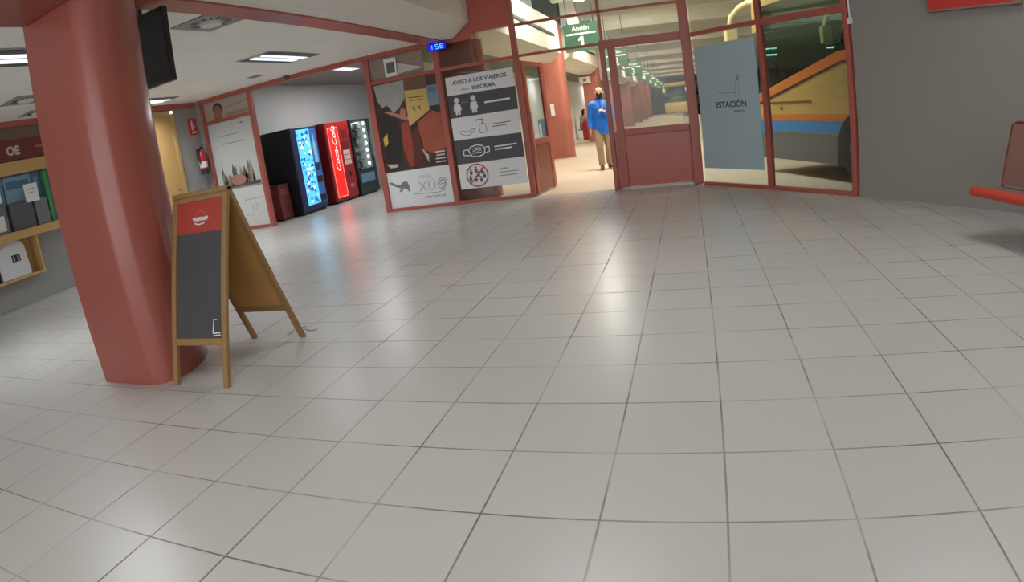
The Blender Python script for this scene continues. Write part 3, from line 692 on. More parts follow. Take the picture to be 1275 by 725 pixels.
p = Panel((-0.56, -0.004, 0.87), (1, 0, 0), (0, 0, 1), (0, -1, 0)); p.use(mat('display_poster', (192, 198, 198), 0.45)); p.board(0, 1.12, 0, 1.29, 0.002)
p.use(mat('display_line', (150, 158, 160), 0.5)); p.stroke([(0.28, 1.02), (0.82, 1.02)], 0.02); p.stroke([(0.3, 0.86), (0.9, 0.86)], 0.02); p.use(GRI); p.poly([(0.78, 1.2), (0.92, 1.22), (0.9, 1.18)], 1)
for i in range(46):
    u = 0.12 + 0.95 * random.random(); h = 0.12 + 0.42 * random.random() * (0.5 + 0.5 * abs(math.sin(u * 9)))
    p.use(mat('plant_%d' % (i % 4), ((96, 92, 84), (128, 116, 104), (150, 140, 128), (116, 84, 78))[i % 4], 0.6)); w_ = 0.008 + 0.02 * random.random()
    p.poly([(u - w_, 0.02), (u + w_, 0.02), (u + w_ * 1.6, h * 0.7), (u, h), (u - w_ * 1.6, h * 0.65)], 1 + i % 3)
p.use(mat('plant_red', (166, 124, 114), 0.6)); p.disc(0.55, 0.13, 0.2, 0.10, 6); p.use(mat('plant_dark', (84, 82, 76), 0.6)); p.rect(0.05, 1.1, 0.0, 0.06, 5)
x = p.build('plant_poster', None, dp); x['label'] = 'large white poster with plants along its foot'
p = Panel((-0.56, -0.004, 0.06), (1, 0, 0), (0, 0, 1), (0, -1, 0)); p.use(mat('display_lower', (206, 208, 206), 0.5)); p.board(0, 1.12, 0, 0.77, 0.002)
p.use(GRL); p.stroke([(0.6, 0.52), (1.05, 0.54)], 0.02); p.text('17', 0.72, 0.28, 0.20, 1); p.use(GRL); p.stroke([(0.55, 0.22), (0.95, 0.22)], 0.01)
x = p.build('lower_print', None, dp); x['label'] = 'lower white print with grey figures'

# ------------------------------------------------------------------ left wall: extinguisher, sign, door, kiosk
XW = -9.0
p = Panel((XW + 0.004, 8.97 - 0.10, 2.04), (0, 1, 0), (0, 0, 1), (1, 0, 0)); p.use(mat('fire_red', (206, 52, 46), 0.4)); p.board(0, 0.23, 0, 0.33, 0.003)
p.use(WHITE); p.poly([(0.07, 0.10), (0.12, 0.10), (0.12, 0.28), (0.09, 0.30), (0.07, 0.26)], 1); p.rect(0.07, 0.19, 0.04, 0.075); p.poly([(0.14, 0.14), (0.17, 0.14), (0.165, 0.2), (0.15, 0.22)], 1)
tag(p.build('fire_sign'), 'small red fire extinguisher sign on the grey wall above the extinguisher', 'sign')
ex = empty('fire_extinguisher', (XW + 0.11, 8.98, 1.25)); tag(ex, 'red fire extinguisher hanging on the grey wall beside the framed display', 'fire extinguisher')
FR = mat('extinguisher_red', (188, 36, 42), 0.25)
b = MB(); b.loft([(0, 0, 0), (0, 0, 0.01), (0, 0, 0.40), (0, 0, 0.45), (0, 0, 0.48)], [0.07, 0.078, 0.078, 0.05, 0.025], 24); b.build('cylinder', FR, ex)
b = MB(); b.loft([(0, 0, -0.012), (0, 0, 0.09)], [0.081, 0.081], 24); b.build('base_ring', mat('extinguisher_base', (44, 42, 42), 0.5), ex)
b = MB(); b.loft([(0, 0, 0.12), (0, 0, 0.24)], [0.0795, 0.0795], 24, False); b.build('label_band', PAPER, ex)
b = MB(); b.box(-0.02, 0.09, -0.012, 0.012, 0.49, 0.51, 0.003); b.beam((0, 0, 0.53), (0.1, 0, 0.56), 0.02, 0.008); b.cyl((0, 0), 0.02, 0.47, 0.53, 12); b.build('valve', BLACK, ex)
b = MB(); b.tube([(0, 0.01, 0.5), (0.02, -0.08, 0.5), (0.03, -0.12, 0.38), (0.03, -0.11, 0.2)], 0.011); b.build('hose', BLACK, ex)
b = MB(); b.box(-0.112, -0.075, -0.03, 0.03, 0.3, 0.5); b.build('bracket', DARKG, ex)
d2 = struct(empty('door_2', (XW, 7.9, 0)))
b = MB(); b.box(0.001, 0.05, 0.5, 0.58, 0, 2.55, 0.004); b.box(0.001, 0.05, -0.58, -0.5, 0, 2.55, 0.004); b.box(0.001, 0.05, -0.5, 0.5, 2.47, 2.55, 0.004); b.build('frame', WOODY, d2)
b = MB(); b.box(0.001, 0.035, -0.5, 0.5, 0.01, 2.47, 0.003); b.build('leaf', WOODY, d2)
b = MB(); b.tube([(0.035, 0.4, 1.05), (0.085, 0.4, 1.05), (0.085, 0.3, 1.05)], 0.01); b.build('handle', STEEL, d2)
lp = empty('wall_lamp', (XW + 0.06, 8.40, 2.52)); tag(lp, 'tiny round white lamp at the top corner of the yellow doorway', 'lamp')
b = MB(); b.ball((0.02, 0, 0), 0.028); b.build('bulb', mat('lamp_glow', (255, 250, 240), 0.4, emit=2.0), lp)
b = MB(); b.loft([(-0.009, 0, 0), (0.01, 0, 0)], [0.035, 0.03], 16); b.build('base', WHITE, lp)

kw = mat('kiosk_brown', (110, 90, 74), 0.6)
kk = empty('kiosk_shelf', (XW, 4.4, 0)); tag(kk, 'beech kiosk shelf unit with brown sign on the left wall, behind the red pillar', 'shelf')
b = MB(); b.box(0.001, 0.06, -1.6, 1.9, 2.40, 2.575); b.build('top_panel', kw, kk)
p = Panel((0.064, -1.6, 2.09), (0, 1, 0), (0, 0, 1), (1, 0, 0), 0.002); p.use(mat('kiosk_sign_red', (112, 50, 44), 0.5)); p.board(0, 3.5, 0, 0.31, 0.06)
p.use(mat('kiosk_letters', (196, 176, 162), 0.5)); p.text('OE', 2.10, 0.09, 0.17, 1, bold=0.010); p.use(mat('kiosk_letters_red', (176, 96, 86), 0.5)); p.rect(2.62, 3.2, 0.14, 0.18)
x = p.build('sign_board', None, kk); x['label'] = 'dark red sign board with two pale letters'
b = MB(); b.box(0.001, 0.10, -1.6, 1.9, 1.89, 2.08, 0.004); b.build('upper_rail', WOODY, kk)
b = MB(); b.box(0.001, 0.26, -1.6, 1.9, 0.955, 1.075, 0.004); b.build('ledge', WOODY, kk)
b = MB(); b.box(0.001, 0.02, -1.6, 1.9, 1.075, 1.89); b.build('back', mat('kiosk_back', (84, 92, 100), 0.6), kk)
LB = [mat('leaflet_blue', (96, 138, 168), 0.5), mat('leaflet_pale', (120, 156, 178), 0.5), mat('leaflet_deep', (78, 112, 142), 0.5)]
lb = ['blue leaflet at the left edge of the kiosk shelf', 'pale blue leaflet in the middle of the kiosk shelf top row', 'deep blue leaflet nearest the red pillar on the kiosk shelf top row']
for i, (y0, y1) in enumerate(((4.25, 4.72), (4.75, 5.22), (5.25, 5.39))):
    p = Panel((XW + 0.03, y0, 1.48), (0, 1, 0), (0, 0, 1), (1, 0, 0)); p.use(LB[i]); p.board(0, y1 - y0, 0, 0.38, 0.006); p.use(LB[(i + 1) % 3]); p.rect(0.03, y1 - y0 - 0.04, 0.2, 0.32)
    p.use(PAPER)
    if i == 0: p.stroke([(0.05, 0.12), (0.3, 0.12)], 0.02); p.stroke([(0.05, 0.2), (0.25, 0.2)], 0.02)
    tag(p.build('leaflet'), lb[i], 'leaflet', 'blue leaflets on the kiosk shelf')
LG = mat('folder_grey', (112, 116, 122), 0.5); LG2 = mat('folder_dark', (88, 90, 96), 0.5)
lg = ['grey folder with white label at the left edge of the kiosk shelf', 'dark grey folder in the middle of the kiosk shelf', 'grey folder nearest the red pillar on the kiosk shelf']
for i, (y0, y1) in enumerate(((4.2, 4.66), (4.72, 5.12), (5.16, 5.39))):
    b = MB(); b.use((LG, LG2, LG)[i]); b.box(XW + 0.05, XW + 0.11, y0, y1, 1.076, 1.47, 0.004)
    if i == 0: b.use(PAPER); b.box(XW + 0.111, XW + 0.113, y0 + 0.08, y1 - 0.06, 1.12, 1.34)
    tag(b.build('folder'), lg[i], 'folder', 'folders on the kiosk shelf')
for i, (y, z) in enumerate(((4.38, 1.52), (5.02, 1.44))):
    p = Panel((XW + 0.125, y, z), (0, 1, 0), (0, 0.0, 1), (1, 0, 0)); p.use(PAPER); p.board(0, 0.24, 0, 0.27, 0.002); p.use(GRL); p.rect(0.04, 0.2, 0.18, 0.2); p.rect(0.04, 0.16, 0.13, 0.145)
    tag(p.build('white_card'), ('white card leaning on the folders at the kiosk shelf left edge', 'white card leaning on the kiosk shelf close to the red pillar')[i], 'card')
b = MB(); b.box(XW + 0.03, XW + 0.12, 5.41, 5.47, 1.076, 1.86, 0.004); tag(b.build('green_binder', mat('binder_green', (52, 140, 76), 0.5)), 'tall green binder at the end of the kiosk shelf by the red pillar', 'binder')
tr = empty('brochure_box', (XW, 4.55, 0.40)); tag(tr, 'open beech box with white front board hanging under the kiosk shelf', 'box')
b = MB(); b.box(0.001, 0.25, -0.75, 0.44, 0, 0.035, 0.003); b.build('bottom', WOODY, tr)
b = MB(); b.box(0.001, 0.25, 0.41, 0.44, 0.035, 0.548, 0.003); b.build('side', WOODY, tr)
b = MB(); b.box(0.001, 0.25, -0.75, -0.72, 0.035, 0.548, 0.003); b.build('side', WOODY, tr)
b = MB(); b.box(0.001, 0.02, -0.72, 0.41, 0.035, 0.55, 0.003); b.build('back', WOODY, tr)
p = Panel((XW + 0.19, 4.285, 0.44), (0, 1, 0), (-0.1, 0, 1), (1, 0, 0.1)); p.use(mat('device_board', (206, 210, 214), 0.4))
bp = [(0, 0), (0.50, 0), (0.50, 0.42), (0.46, 0.49), (0.38, 0.52), (0.0, 0.52)]
p.prism(bp, lambda u, v: p.P(u, v, -6), lambda u, v: p.P(u, v, 0)); p.use(mat('board_pink', (214, 168, 160), 0.5)); p.poly([(0, 0.40), (0.3, 0.52), (0, 0.52)], 1)
p.use(BLACK); p.rect(0.24, 0.38, 0.22, 0.32); p.use(mat('device_white', (190, 194, 200), 0.4)); p.rect(0.265, 0.285, 0.235, 0.305, 2); p.rect(0.335, 0.355, 0.235, 0.305, 2)
tag(p.build('info_board'), 'white board with rounded corner and small black device in the beech box', 'board')
for i, z in enumerate((0.44, 0.70)):
    b = MB(); b.box(XW + 0.12, XW + 0.17, 3.9, 4.26, z, z + 0.20, 0.004); tag(b.build('black_box', mat('box_black', (52, 46, 50), 0.5)), ('black box lying on the bottom of the beech box', 'black box standing above another in the beech box')[i], 'box')
b = MB(); b.box(XW + 0.10, XW + 0.18, 3.9, 4.26, 0.642, 0.698, 0.003); tag(b.build('white_box', PAPER), 'flat white box between the two black boxes in the beech box', 'box')

# ------------------------------------------------------------------ vending machines
def drops(p, w, h, n, seed, mats):
    rnd = random.Random(seed)
    for i in range(n):
        p.use(mats[i % len(mats)]); u, v = rnd.uniform(0.03, w - 0.03), rnd.uniform(0.03, h - 0.03); r = rnd.uniform(0.012, 0.05)
        r = min(r, u, w - u, v, h - v); k = rnd.uniform(0.6, 1.0); p.disc(u, v, r, r * k, 1 + i % 3, 12)
XF = -7.5
v1 = empty('vending_machine', (XF - 0.42, 10.62, 0)); tag(v1, 'black drinks vending machine with glowing blue water-drop front, leftmost', 'vending machine', 'vending machines in the alcove')
VB = mat('vending_black', (24, 24, 30), 0.45)
b = MB(); b.box(-0.44, 0.38, -0.46, 0.46, 0.03, 1.80, 0.01); b.build('cabinet', VB, v1)
b = MB(); b.box(-0.40, 0.34, -0.42, 0.42, 0.0, 0.03); b.build('plinth', BLACK, v1)
b = MB(); b.box(0.38, 0.405, -0.46, 0.46, 0.06, 1.80, 0.008); b.build('door', mat('vending_navy', (30, 48, 86), 0.35), v1)
p = Panel((0.407, -0.28, 0.17), (0, 1, 0), (0, 0, 1), (1, 0, 0), 0.002)
p.use(mat('water_glow', (90, 190, 235), 0.4, emit=1.0, ecol=(86, 186, 232))); p.board(0, 0.46, 0, 1.58, 0.0015)
drops(p, 0.46, 1.58, 90, 3, [mat('drop_white', (225, 245, 250), 0.4, emit=1.1), mat('drop_blue', (60, 150, 215), 0.4, emit=0.6), mat('drop_deep', (30, 100, 176), 0.4, emit=0.4)])
p.build('lit_panel', None, v1)
p = Panel((0.407, 0.18, 0.17), (0, 1, 0), (0, 0, 1), (1, 0, 0), 0.002)
p.use(mat('water_dark', (52, 96, 160), 0.35, emit=0.35, ecol=(44, 88, 156))); p.board(0, 0.24, 0, 1.58, 0.0015)
p.use(mat('bottle_print', (120, 170, 200), 0.4, emit=0.4)); p.poly([(0.06, 0.85), (0.19, 0.85), (0.19, 1.2), (0.14, 1.35), (0.14, 1.46), (0.10, 1.46), (0.10, 1.35), (0.06, 1.2)], 1)
p.use(VB); p.rect(0.02, 0.22, 0.42, 0.56, 2); p.use(mat('keypad_blue', (24, 60, 108), 0.4)); p.rect(0.03, 0.2, 0.68, 0.84, 2)
p.build('side_panel', None, v1)
b = MB(); b.box(0.405, 0.415, 0.20, 0.40, 0.19, 0.33, 0.004); b.build('delivery_flap', BLACK, v1)

v2 = empty('vending_machine', (XF - 0.42, 11.93, 0)); tag(v2, 'red cola vending machine with glowing white script, in the middle', 'vending machine', 'vending machines in the alcove')
VR = mat('vending_red', (168, 30, 34), 0.35); VRD = mat('vending_red_side', (120, 30, 34), 0.3)
b = MB(); b.box(-0.44, 0.38, -0.48, 0.48, 0.04, 1.83, 0.012); b.build('cabinet', VRD, v2)
b = MB(); b.box(-0.40, 0.34, -0.44, 0.44, 0.0, 0.04); b.build('plinth', BLACK, v2)
b = MB(); b.box(0.38, 0.41, -0.48, 0.48, 0.08, 1.83, 0.01); b.build('door', VR, v2)
p = Panel((0.412, -0.43, 0.13), (0, 1, 0), (0, 0, 1), (1, 0, 0), 0.002)
p.use(mat('cola_glow', (240, 34, 30), 0.4, emit=0.95, ecol=(245, 30, 26))); p.board(0, 0.42, 0, 1.58, 0.0015)
p.use(mat('cola_rim', (255, 120, 110), 0.4, emit=1.3, ecol=(255, 120, 110)));
for q in ((0.0, 0.02, 0, 1.58), (0.40, 0.42, 0, 1.58), (0, 0.42, 0, 0.02), (0, 0.42, 1.56, 1.58)): p.rect(*q, 1)
p.use(mat('cola_script', (255, 214, 206), 0.4, emit=1.0)); p.text('Coca-Cola', 0.30, 0.56, 0.24, 2, rot=pi / 2, shear=0.35, bold=0.0)
p.build('lit_panel', None, v2)
p = Panel((0.412, 0.04, 0.13), (0, 1, 0), (0, 0, 1), (1, 0, 0), 0.002)
p.use(mat('cola_selector', (150, 34, 38), 0.4)); p.board(0, 0.40, 0, 1.60, 0.0015)
p.use(mat('selector_dark', (112, 26, 32), 0.4)); p.rect(0.05, 0.34, 1.3, 1.5); p.rect(0.05, 0.34, 1.06, 1.24)
p.use(mat('selector_label', (196, 176, 160), 0.4, emit=0.15))
for r in range(3):
    for c in range(3): p.rect(0.05 + 0.1 * c, 0.14 + 0.1 * c, 0.7 + 0.115 * r, 0.8 + 0.115 * r)
p.use(BLACK); p.disc(0.2, 0.48, 0.06, 0.06, 1); p.use(mat('selector_small', (180, 110, 104), 0.5)); p.rect(0.12, 0.3, 0.16, 0.24)
p.build('selector_panel', None, v2)

v3 = empty('vending_machine', (XF - 0.42, 13.0, 0)); tag(v3, 'black snack vending machine with lit glass front and lamp strip, rightmost', 'vending machine', 'vending machines in the alcove')
b = MB(); b.box(-0.44, 0.36, -0.46, -0.43, 0.04, 1.84); b.box(-0.44, 0.36, 0.43, 0.46, 0.04, 1.84); b.box(-0.44, -0.41, -0.43, 0.43, 0.04, 1.84); b.box(-0.41, 0.36, -0.43, 0.43, 1.80, 1.84); b.box(-0.41, 0.36, -0.43, 0.43, 0.04, 0.62); b.build('cabinet', VB, v3)
b = MB(); b.box(-0.40, 0.34, -0.42, 0.42, 0.0, 0.04); b.build('plinth', BLACK, v3)
b = MB(); b.box(-0.405, -0.395, -0.43, 0.12, 0.63, 1.79); b.build('back_panel', mat('snack_back', (150, 158, 156), 0.5), v3)
b = MB(); b.box(0.36, 0.40, -0.46, -0.42, 0.60, 1.84); b.box(0.36, 0.40, 0.36, 0.46, 0.04, 1.84); b.box(0.36, 0.40, -0.42, 0.36, 0.04, 0.60); b.box(0.36, 0.40, -0.42, 0.36, 1.80, 1.84); b.build('door', mat('snack_door', (48, 52, 58), 0.4), v3)
b = MB(); b.box(0.375, 0.381, -0.42, 0.36, 0.60, 1.80); b.build('glass_pane', GLASS, v3)
b = MB(); b.box(0.18, 0.36, 0.08, 0.36, 0.63, 1.79); b.build('lamp_strip', mat('strip_grey', (150, 158, 158), 0.5, emit=0.25, ecol=(190, 205, 205)), v3)
for k in range(7):
    b = MB(); b.ball((0.372, 0.20, 0.74 + 0.165 * k), (0.02, 0.045, 0.045), 12, 8); b.build('bulb', mat('strip_bulb', (245, 250, 250), 0.4, emit=3.0), v3)
for k in range(6):
    b = MB(); b.box(-0.39, 0.33, -0.43, 0.08, 0.66 + 0.19 * k, 0.672 + 0.19 * k); b.build('shelf', mat('snack_shelf', (90, 94, 94), 0.5), v3)
b = MB(); b.box(0.40, 0.412, -0.36, 0.30, 0.30, 0.52, 0.005); b.build('delivery_flap', mat('flap_blue', (104, 138, 160), 0.35), v3)
b = MB(); b.box(0.40, 0.408, 0.37, 0.45, 0.9, 1.5, 0.004); b.build('coin_panel', mat('coin_grey', (110, 114, 116), 0.4), v3)
cols = [mat('snack_%d' % i, c, 0.4) for i, c in enumerate(((214, 214, 206), (70, 96, 80), (190, 196, 188), (58, 62, 66), (150, 160, 150)))]
proto = {}
for r in range(6):
    for c in range(4):
        k = (r * 3 + c * 2) % 5
        if k not in proto:
            b = MB(); b.loft([(0, 0, 0), (0, 0, 0.015), (0, 0, 0.075), (0, 0, 0.125), (0, 0, 0.14)], [(0.008, 0.045), (0.03, 0.048), (0.034, 0.048), (0.026, 0.046), (0.006, 0.045)], 14, ref=(1, 0, 0)); o = b.build('snack_packet', cols[k]); proto[k] = o
        else: o = proto[k].copy(); C.objects.link(o)
        o.location = (XF - 0.42 + 0.25, 13.0 - 0.37 + 0.125 * c, 0.6735 + 0.19 * r); tag(o, 'small snack packet on a shelf inside the lit glass vending machine', 'snack packet', 'snack packets in the vending machine')
area('snack_light', (XF - 0.2, 12.85, 1.79), 0.1, 0.4, 4, (0.92, 1.0, 1.0))

bn = empty('waste_bin', (-7.98, 9.92, 0)); tag(bn, 'low dark red waste bin standing before the black vending machine', 'waste bin')
b = MB(); b.box(-0.24, 0.24, -0.2, 0.16, 0.02, 0.70, 0.012); b.build('body', DARKRED, bn)
b = MB(); b.box(-0.25, 0.25, -0.21, 0.17, 0.70, 0.73, 0.008); b.build('lid', mat('bin_lid', (96, 40, 36), 0.4), bn)
b = MB(); b.box(0.2405, 0.245, -0.14, 0.1, 0.50, 0.64, 0.003); b.build('flap', mat('bin_flap', (138, 66, 58), 0.4), bn)
area('alcove_lamp_glow', (-6.6, 12.0, 2.83), 0.5, 2.4, 64, (0.98, 0.99, 1.0))
for i, y in enumerate((11.0, 13.4)):
    t = empty('ceiling_light', (-6.6, y, 2.86)); tag(t, ('fluorescent light in the vending alcove ceiling, nearer the hall', 'fluorescent light in the vending alcove ceiling, farther from the hall')[i], 'ceiling light')
    b = MB(); b.box(-0.15, 0.15, -0.6, 0.6, -0.02, -0.002); b.build('housing', LAMPD, t); b = MB(); b.box(-0.12, 0.12, -0.56, 0.56, -0.027, -0.021); b.build('diffuser', TUBE, t)

# ------------------------------------------------------------------ right wall: red sign, conduit, bench
S0 = Vector((2.685, 6.465, 1.975)); 
sg = empty('wall_sign', (0, 0, 0)); 
p = Panel(S0 + N45 * 0.09, U45, (0, 0, 1), N45); p.use(mat('wall_sign_red', (196, 50, 48), 0.4)); p.board(0, 0.86, 0.02, 0.6, 0.08)
p.build('face', None, sg)
b = Panel(S0 + N45 * 0.10, U45, (0, 0, 1), N45); b.use(mat('sign_trim', (138, 108, 92), 0.4)); b.board(-0.015, 0.95, 0, 0.02, 0.09); b.board(0.86, 0.95, 0.02, 0.6, 0.09); b.build('trim', None, sg)
tag(sg, 'red box sign high on the grey wall above the bench', 'sign')
cdt = empty('conduit', (B0.x + 0.02, B0.y - 0.02, 1.96)); tag(cdt, 'thin white conduit with small box beside the glass end post on the grey wall', 'conduit')
q = N45 * 0.02 + U45 * 0.03
b = MB(); b.tube([(q.x, q.y, 0.06), (q.x, q.y, 1.6)], 0.012, 8); b.build('pipe', WHITE, cdt)
b = MB(); b.box(-0.03, 0.03, -0.015, 0.015, 0, 0.07, 0.004, Matrix.Translation(q) @ Matrix.Rotation(math.atan2(U45.y, U45.x), 4, 'Z')); b.build('switch_box', WHITE, cdt)

be = empty('bench', (2.331, 4.88, 0), math.atan2(-0.944, 0.33)); tag(be, 'red metal bench with perforated backrest by the grey wall', 'bench')
# local: +x along the bench (away from its free end), +y backwards to the wall
BR = mat('bench_red', (190, 66, 46), 0.35); BM = mat('bench_mesh', (140, 106, 96), 0.5, 0.2, noise=0.25, nscale=90); BD = mat('bench_dark', (112, 46, 42), 0.4)
BL = 2.2
b = MB(); b.loft([(0.0, 0.0, 0.395), (BL, 0.0, 0.395)], [0.042, 0.042], 12); b.build('front_tube', BR, be)
b = MB(); b.prism([(0.0, 0.405), (0.12, 0.42), (0.30, 0.405), (0.38, 0.40), (0.38, 0.385), (0.30, 0.39), (0.12, 0.405), (0.0, 0.39)], lambda y, z: (0.01, y, z), lambda y, z: (BL, y, z)); b.build('seat', BM, be)
b = MB(); b.prism([(0.30, 0.43), (0.33, 0.66), (0.38, 0.92), (0.395, 0.92), (0.345, 0.66), (0.315, 0.43)], lambda y, z: (0.06 if z > 0.5 else 0.03, y, z), lambda y, z: (BL, y, z)); b.build('backrest', BM, be)
b = MB(); b.tube([(0.03, 0.31, 0.41), (0.055, 0.335, 0.66), (0.075, 0.388, 0.915), (0.12, 0.392, 0.93), (BL, 0.392, 0.93)], 0.013, 8); b.build('back_frame', BD, be)
for x in (0.75, 1.85):
    b = MB(); b.tube([(x, 0.05, 0.02), (x, 0.16, 0.38)], 0.022, 8); b.tube([(x, 0.34, 0.02), (x, 0.24, 0.38)], 0.022, 8); b.box(x - 0.03, x + 0.03, 0.0, 0.40, 0, 0.025, 0.004); b.build('leg', BD, be)

# ------------------------------------------------------------------ coach outside the diagonal glass
def make_bus(name, length):
    r = empty(name)
    OC = mat('coach_ochre', (190, 160, 92), 0.35, noise=0.04); OR = mat('coach_orange', (206, 118, 44), 0.35); BLU = mat('coach_blue', (56, 134, 204), 0.35); SK = mat('coach_skirt', (104, 104, 108), 0.5)
    WG = glass('coach_glass', (214, 228, 226), rough=0.03); W = 2.5
    # local: x forwards (nose at 0), y to the left side (visible at y=0), z up from the road
    L = -length
    def belt(x): return 1.36 if x > 0.02 else min(1.90, 1.36 - 0.24 * x)
    lower = [(L, 0.28), (-0.05, 0.28), (0.10, 0.45), (0.16, 0.95), (0.12, 1.20), (0.0, 1.34)]
    xs = [0.0, -0.7, -1.5, -2.25]
    lower += [(x, 1.34 - 0.24 * x) for x in xs[1:]] + [(L, 1.90)]
    b = MB(); b.use(OC); b.prism(lower, lambda x, z: (x, 0, z), lambda x, z: (x, -W, z)); b.build('body', None, r)
    up_ = [(L, 1.90), (-2.25, 1.88), (0.0, 1.34), (-0.12, 2.3), (-0.20, 2.86), (L, 2.92)]
    b = MB(); b.prism(up_, lambda x, z: (x, -0.02, z), lambda x, z: (x, -0.03, z)); g = b.build('side_glazing', WG, r)
    b = MB(); b.prism(up_, lambda x, z: (x, -W + 0.03, z), lambda x, z: (x, -W + 0.02, z)); g = b.build('side_glazing', WG, r)
    b = MB(); b.prism([(0.0, 1.34), (-0.12, 2.3), (-0.20, 2.86), (-0.22, 2.86), (-0.14, 2.3), (-0.02, 1.34)], lambda x, z: (x, -0.03, z), lambda x, z: (x, -W + 0.03, z)); b.build('windscreen', WG, r)
    DS = mat('seat_dark', (40, 46, 48), 0.7)
    for x in (-1.9, -3.6, -5.2):
        b = MB(); b.prism([(x, -0.02 if False else 1.25), (x - 0.1, 2.05), (x + 0.05, 2.08), (x + 0.16, 1.95), (x + 0.18, 1.35), (x + 0.5, 1.33), (x + 0.5, 1.25)], lambda a, z: (a, -0.35, z), lambda a, z: (a, -0.95, z)); b.build('seat', DS, r)
        b = MB(); b.loft([(x + 0.03, -0.65, 2.02), (x + 0.04, -0.65, 2.10), (x + 0.04, -0.65, 2.24), (x + 0.04, -0.65, 2.28)], [(0.08, 0.2), (0.09, 0.22), (0.08, 0.19), (0.03, 0.1)], 14, ref=(1, 0, 0)); b.build('headrest', DS, r)
    b = MB()
    for k in range(24):
        a, a2 = 2 * pi * k / 24, 2 * pi * (k + 1) / 24
        b.beam((-0.75 + 0.12 * math.cos(a), -0.65 + 0.22 * math.sin(a), 1.55 + 0.12 * math.cos(a)), (-0.75 + 0.12 * math.cos(a2), -0.65 + 0.22 * math.sin(a2), 1.55 + 0.12 * math.cos(a2)), 0.025, 0.025)
    b.beam((-0.75, -0.65, 1.55), (-0.5, -0.65, 1.30), 0.05, 0.05); b.beam((-0.75, -0.87, 1.55), (-0.75, -0.43, 1.55), 0.03, 0.02); b.build('steering_wheel', BLACK, r)
    rf = [(L, 2.92), (-0.20, 2.86), (-0.10, 2.98), (-0.45, 3.22), (L, 3.28)]
    b = MB(); b.prism(rf, lambda x, z: (x, 0, z), lambda x, z: (x, -W, z)); b.build('roof', OC, r)
    def strip(nm, m, pts, th=0.006):
        b = MB(); b.prism(pts, lambda x, z: (x, 0.001, z), lambda x, z: (x, th, z)); return b.build(nm, m, r)
    s = strip('skirt', SK, [(L, 0.26), (-0.05, 0.26), (0.05, 0.40), (0.08, 0.70), (L, 0.70)]); s['label'] = 'dark grey skirt'
    s = strip('blue_stripe', BLU, [(L, 0.715), (0.09, 0.715), (0.10, 0.90), (L, 0.90)]); s['label'] = 'blue stripe'
    s = strip('orange_stripe', OR, [(L, 0.91), (0.10, 0.91), (0.11, 1.01), (L, 1.01)])
    s = strip('belt_stripe', OR, [(-2.35, 1.78), (-0.02, 1.22), (0.0, 1.36), (-2.3, 1.92), (L, 1.92), (L, 1.78)], 0.014)
    s = strip('belt_line', BLACK, [(-2.35, 1.745), (-0.02, 1.185), (-0.02, 1.21), (-2.35, 1.77), (L, 1.77), (L, 1.745)], 0.010)
    strip('handle_line', mat('coach_line', (104, 78, 42), 0.5), [(-1.55, 1.20), (-0.35, 1.20), (-0.35, 1.225), (-1.55, 1.225)], 0.012)
    b = MB(); b.loft([(-0.72, 0.0, 1.115), (-0.72, 0.012, 1.115)], [0.025, 0.025], 12); b.build('filler_cap', BLACK, r)
    # front pillar in body colour
    b = MB(); b.prism([(-0.02, 2.45), (-0.14, 2.45), (-0.30, 2.95), (-0.08, 2.95)], lambda x, z: (x, 0.004, z), lambda x, z: (x, -0.3, z)); b.build('front_pillar', OC, r)
    # wheel and arch
    for xw in ((-2.72,) if length < 9 else (-2.62, -length + 3)):
        b = MB(); arch = [(xw + 0.56 * math.cos(a), 0.50 + 0.56 * math.sin(a)) for a in [pi * k / 16 for k in range(17)]] + [(xw - 0.56, 0.25), (xw + 0.56, 0.25)]
        b.prism(arch, lambda x, z: (x, 0.002, z), lambda x, z: (x, 0.016, z)); b.build('wheel_arch', BLACK, r)
        b = MB(); b.loft([(xw, -0.24, 0.5), (xw, -0.01, 0.5), (xw, 0.02, 0.5)], [0.5, 0.5, 0.44], 32, ref=(1, 0, 0)); wh = b.build('wheel', mat('tyre', (30, 30, 31), 0.7), r)
        b = MB(); b.loft([(xw, 0.021, 0.5), (xw, 0.035, 0.5)], [0.27, 0.22], 24, ref=(1, 0, 0)); b.build('hub', STEEL, wh)
    # mirror arms
    MI = mat('mirror_cream', (226, 206, 150), 0.3)
    for y, dx in ((-0.12, 0.0), (-W + 0.15, 0.0)):
        pts = [(-0.12, y, 2.98), (0.15, y + 0.02, 3.03), (0.45, y + 0.05, 2.98), (0.68, y + 0.10, 2.84), (0.76, y + 0.12, 2.62)]
        b = MB(); b.loft(pts, [(0.05, 0.06)] * 3 + [(0.05, 0.07), (0.05, 0.06)], 10); a = b.build('mirror_arm', MI, r)
        b = MB(); b.box(0.68, 0.80, y - 0.02, y + 0.24, 2.30, 2.66, 0.03); b.build('mirror', MI, a)
    # windscreen wiper
    b = MB(); b.tube([(0.12, -1.1, 1.25), (0.10, -0.5, 1.9)], 0.012); b.build('wiper', BLACK, r)
    return r
bus = make_bus('coach', 6.6); tag(bus, 'ochre coach with blue and orange stripes, parked outside the diagonal glass', 'coach')
F = Vector((-0.43, 0.903, 0)).normalized()
bus.location = (1.33 + 0.02 * F.x, 11.17 + 0.02 * F.y, -0.13); bus.rotation_euler = (0, 0, math.atan2(F.y, F.x))
fb = copy_tree(bus); tag(fb, 'small distant coach at the far end of the platform', 'coach'); fb.location = (0.6, 58, -0.13); fb.rotation_euler = (0, 0, -pi * 0.60)

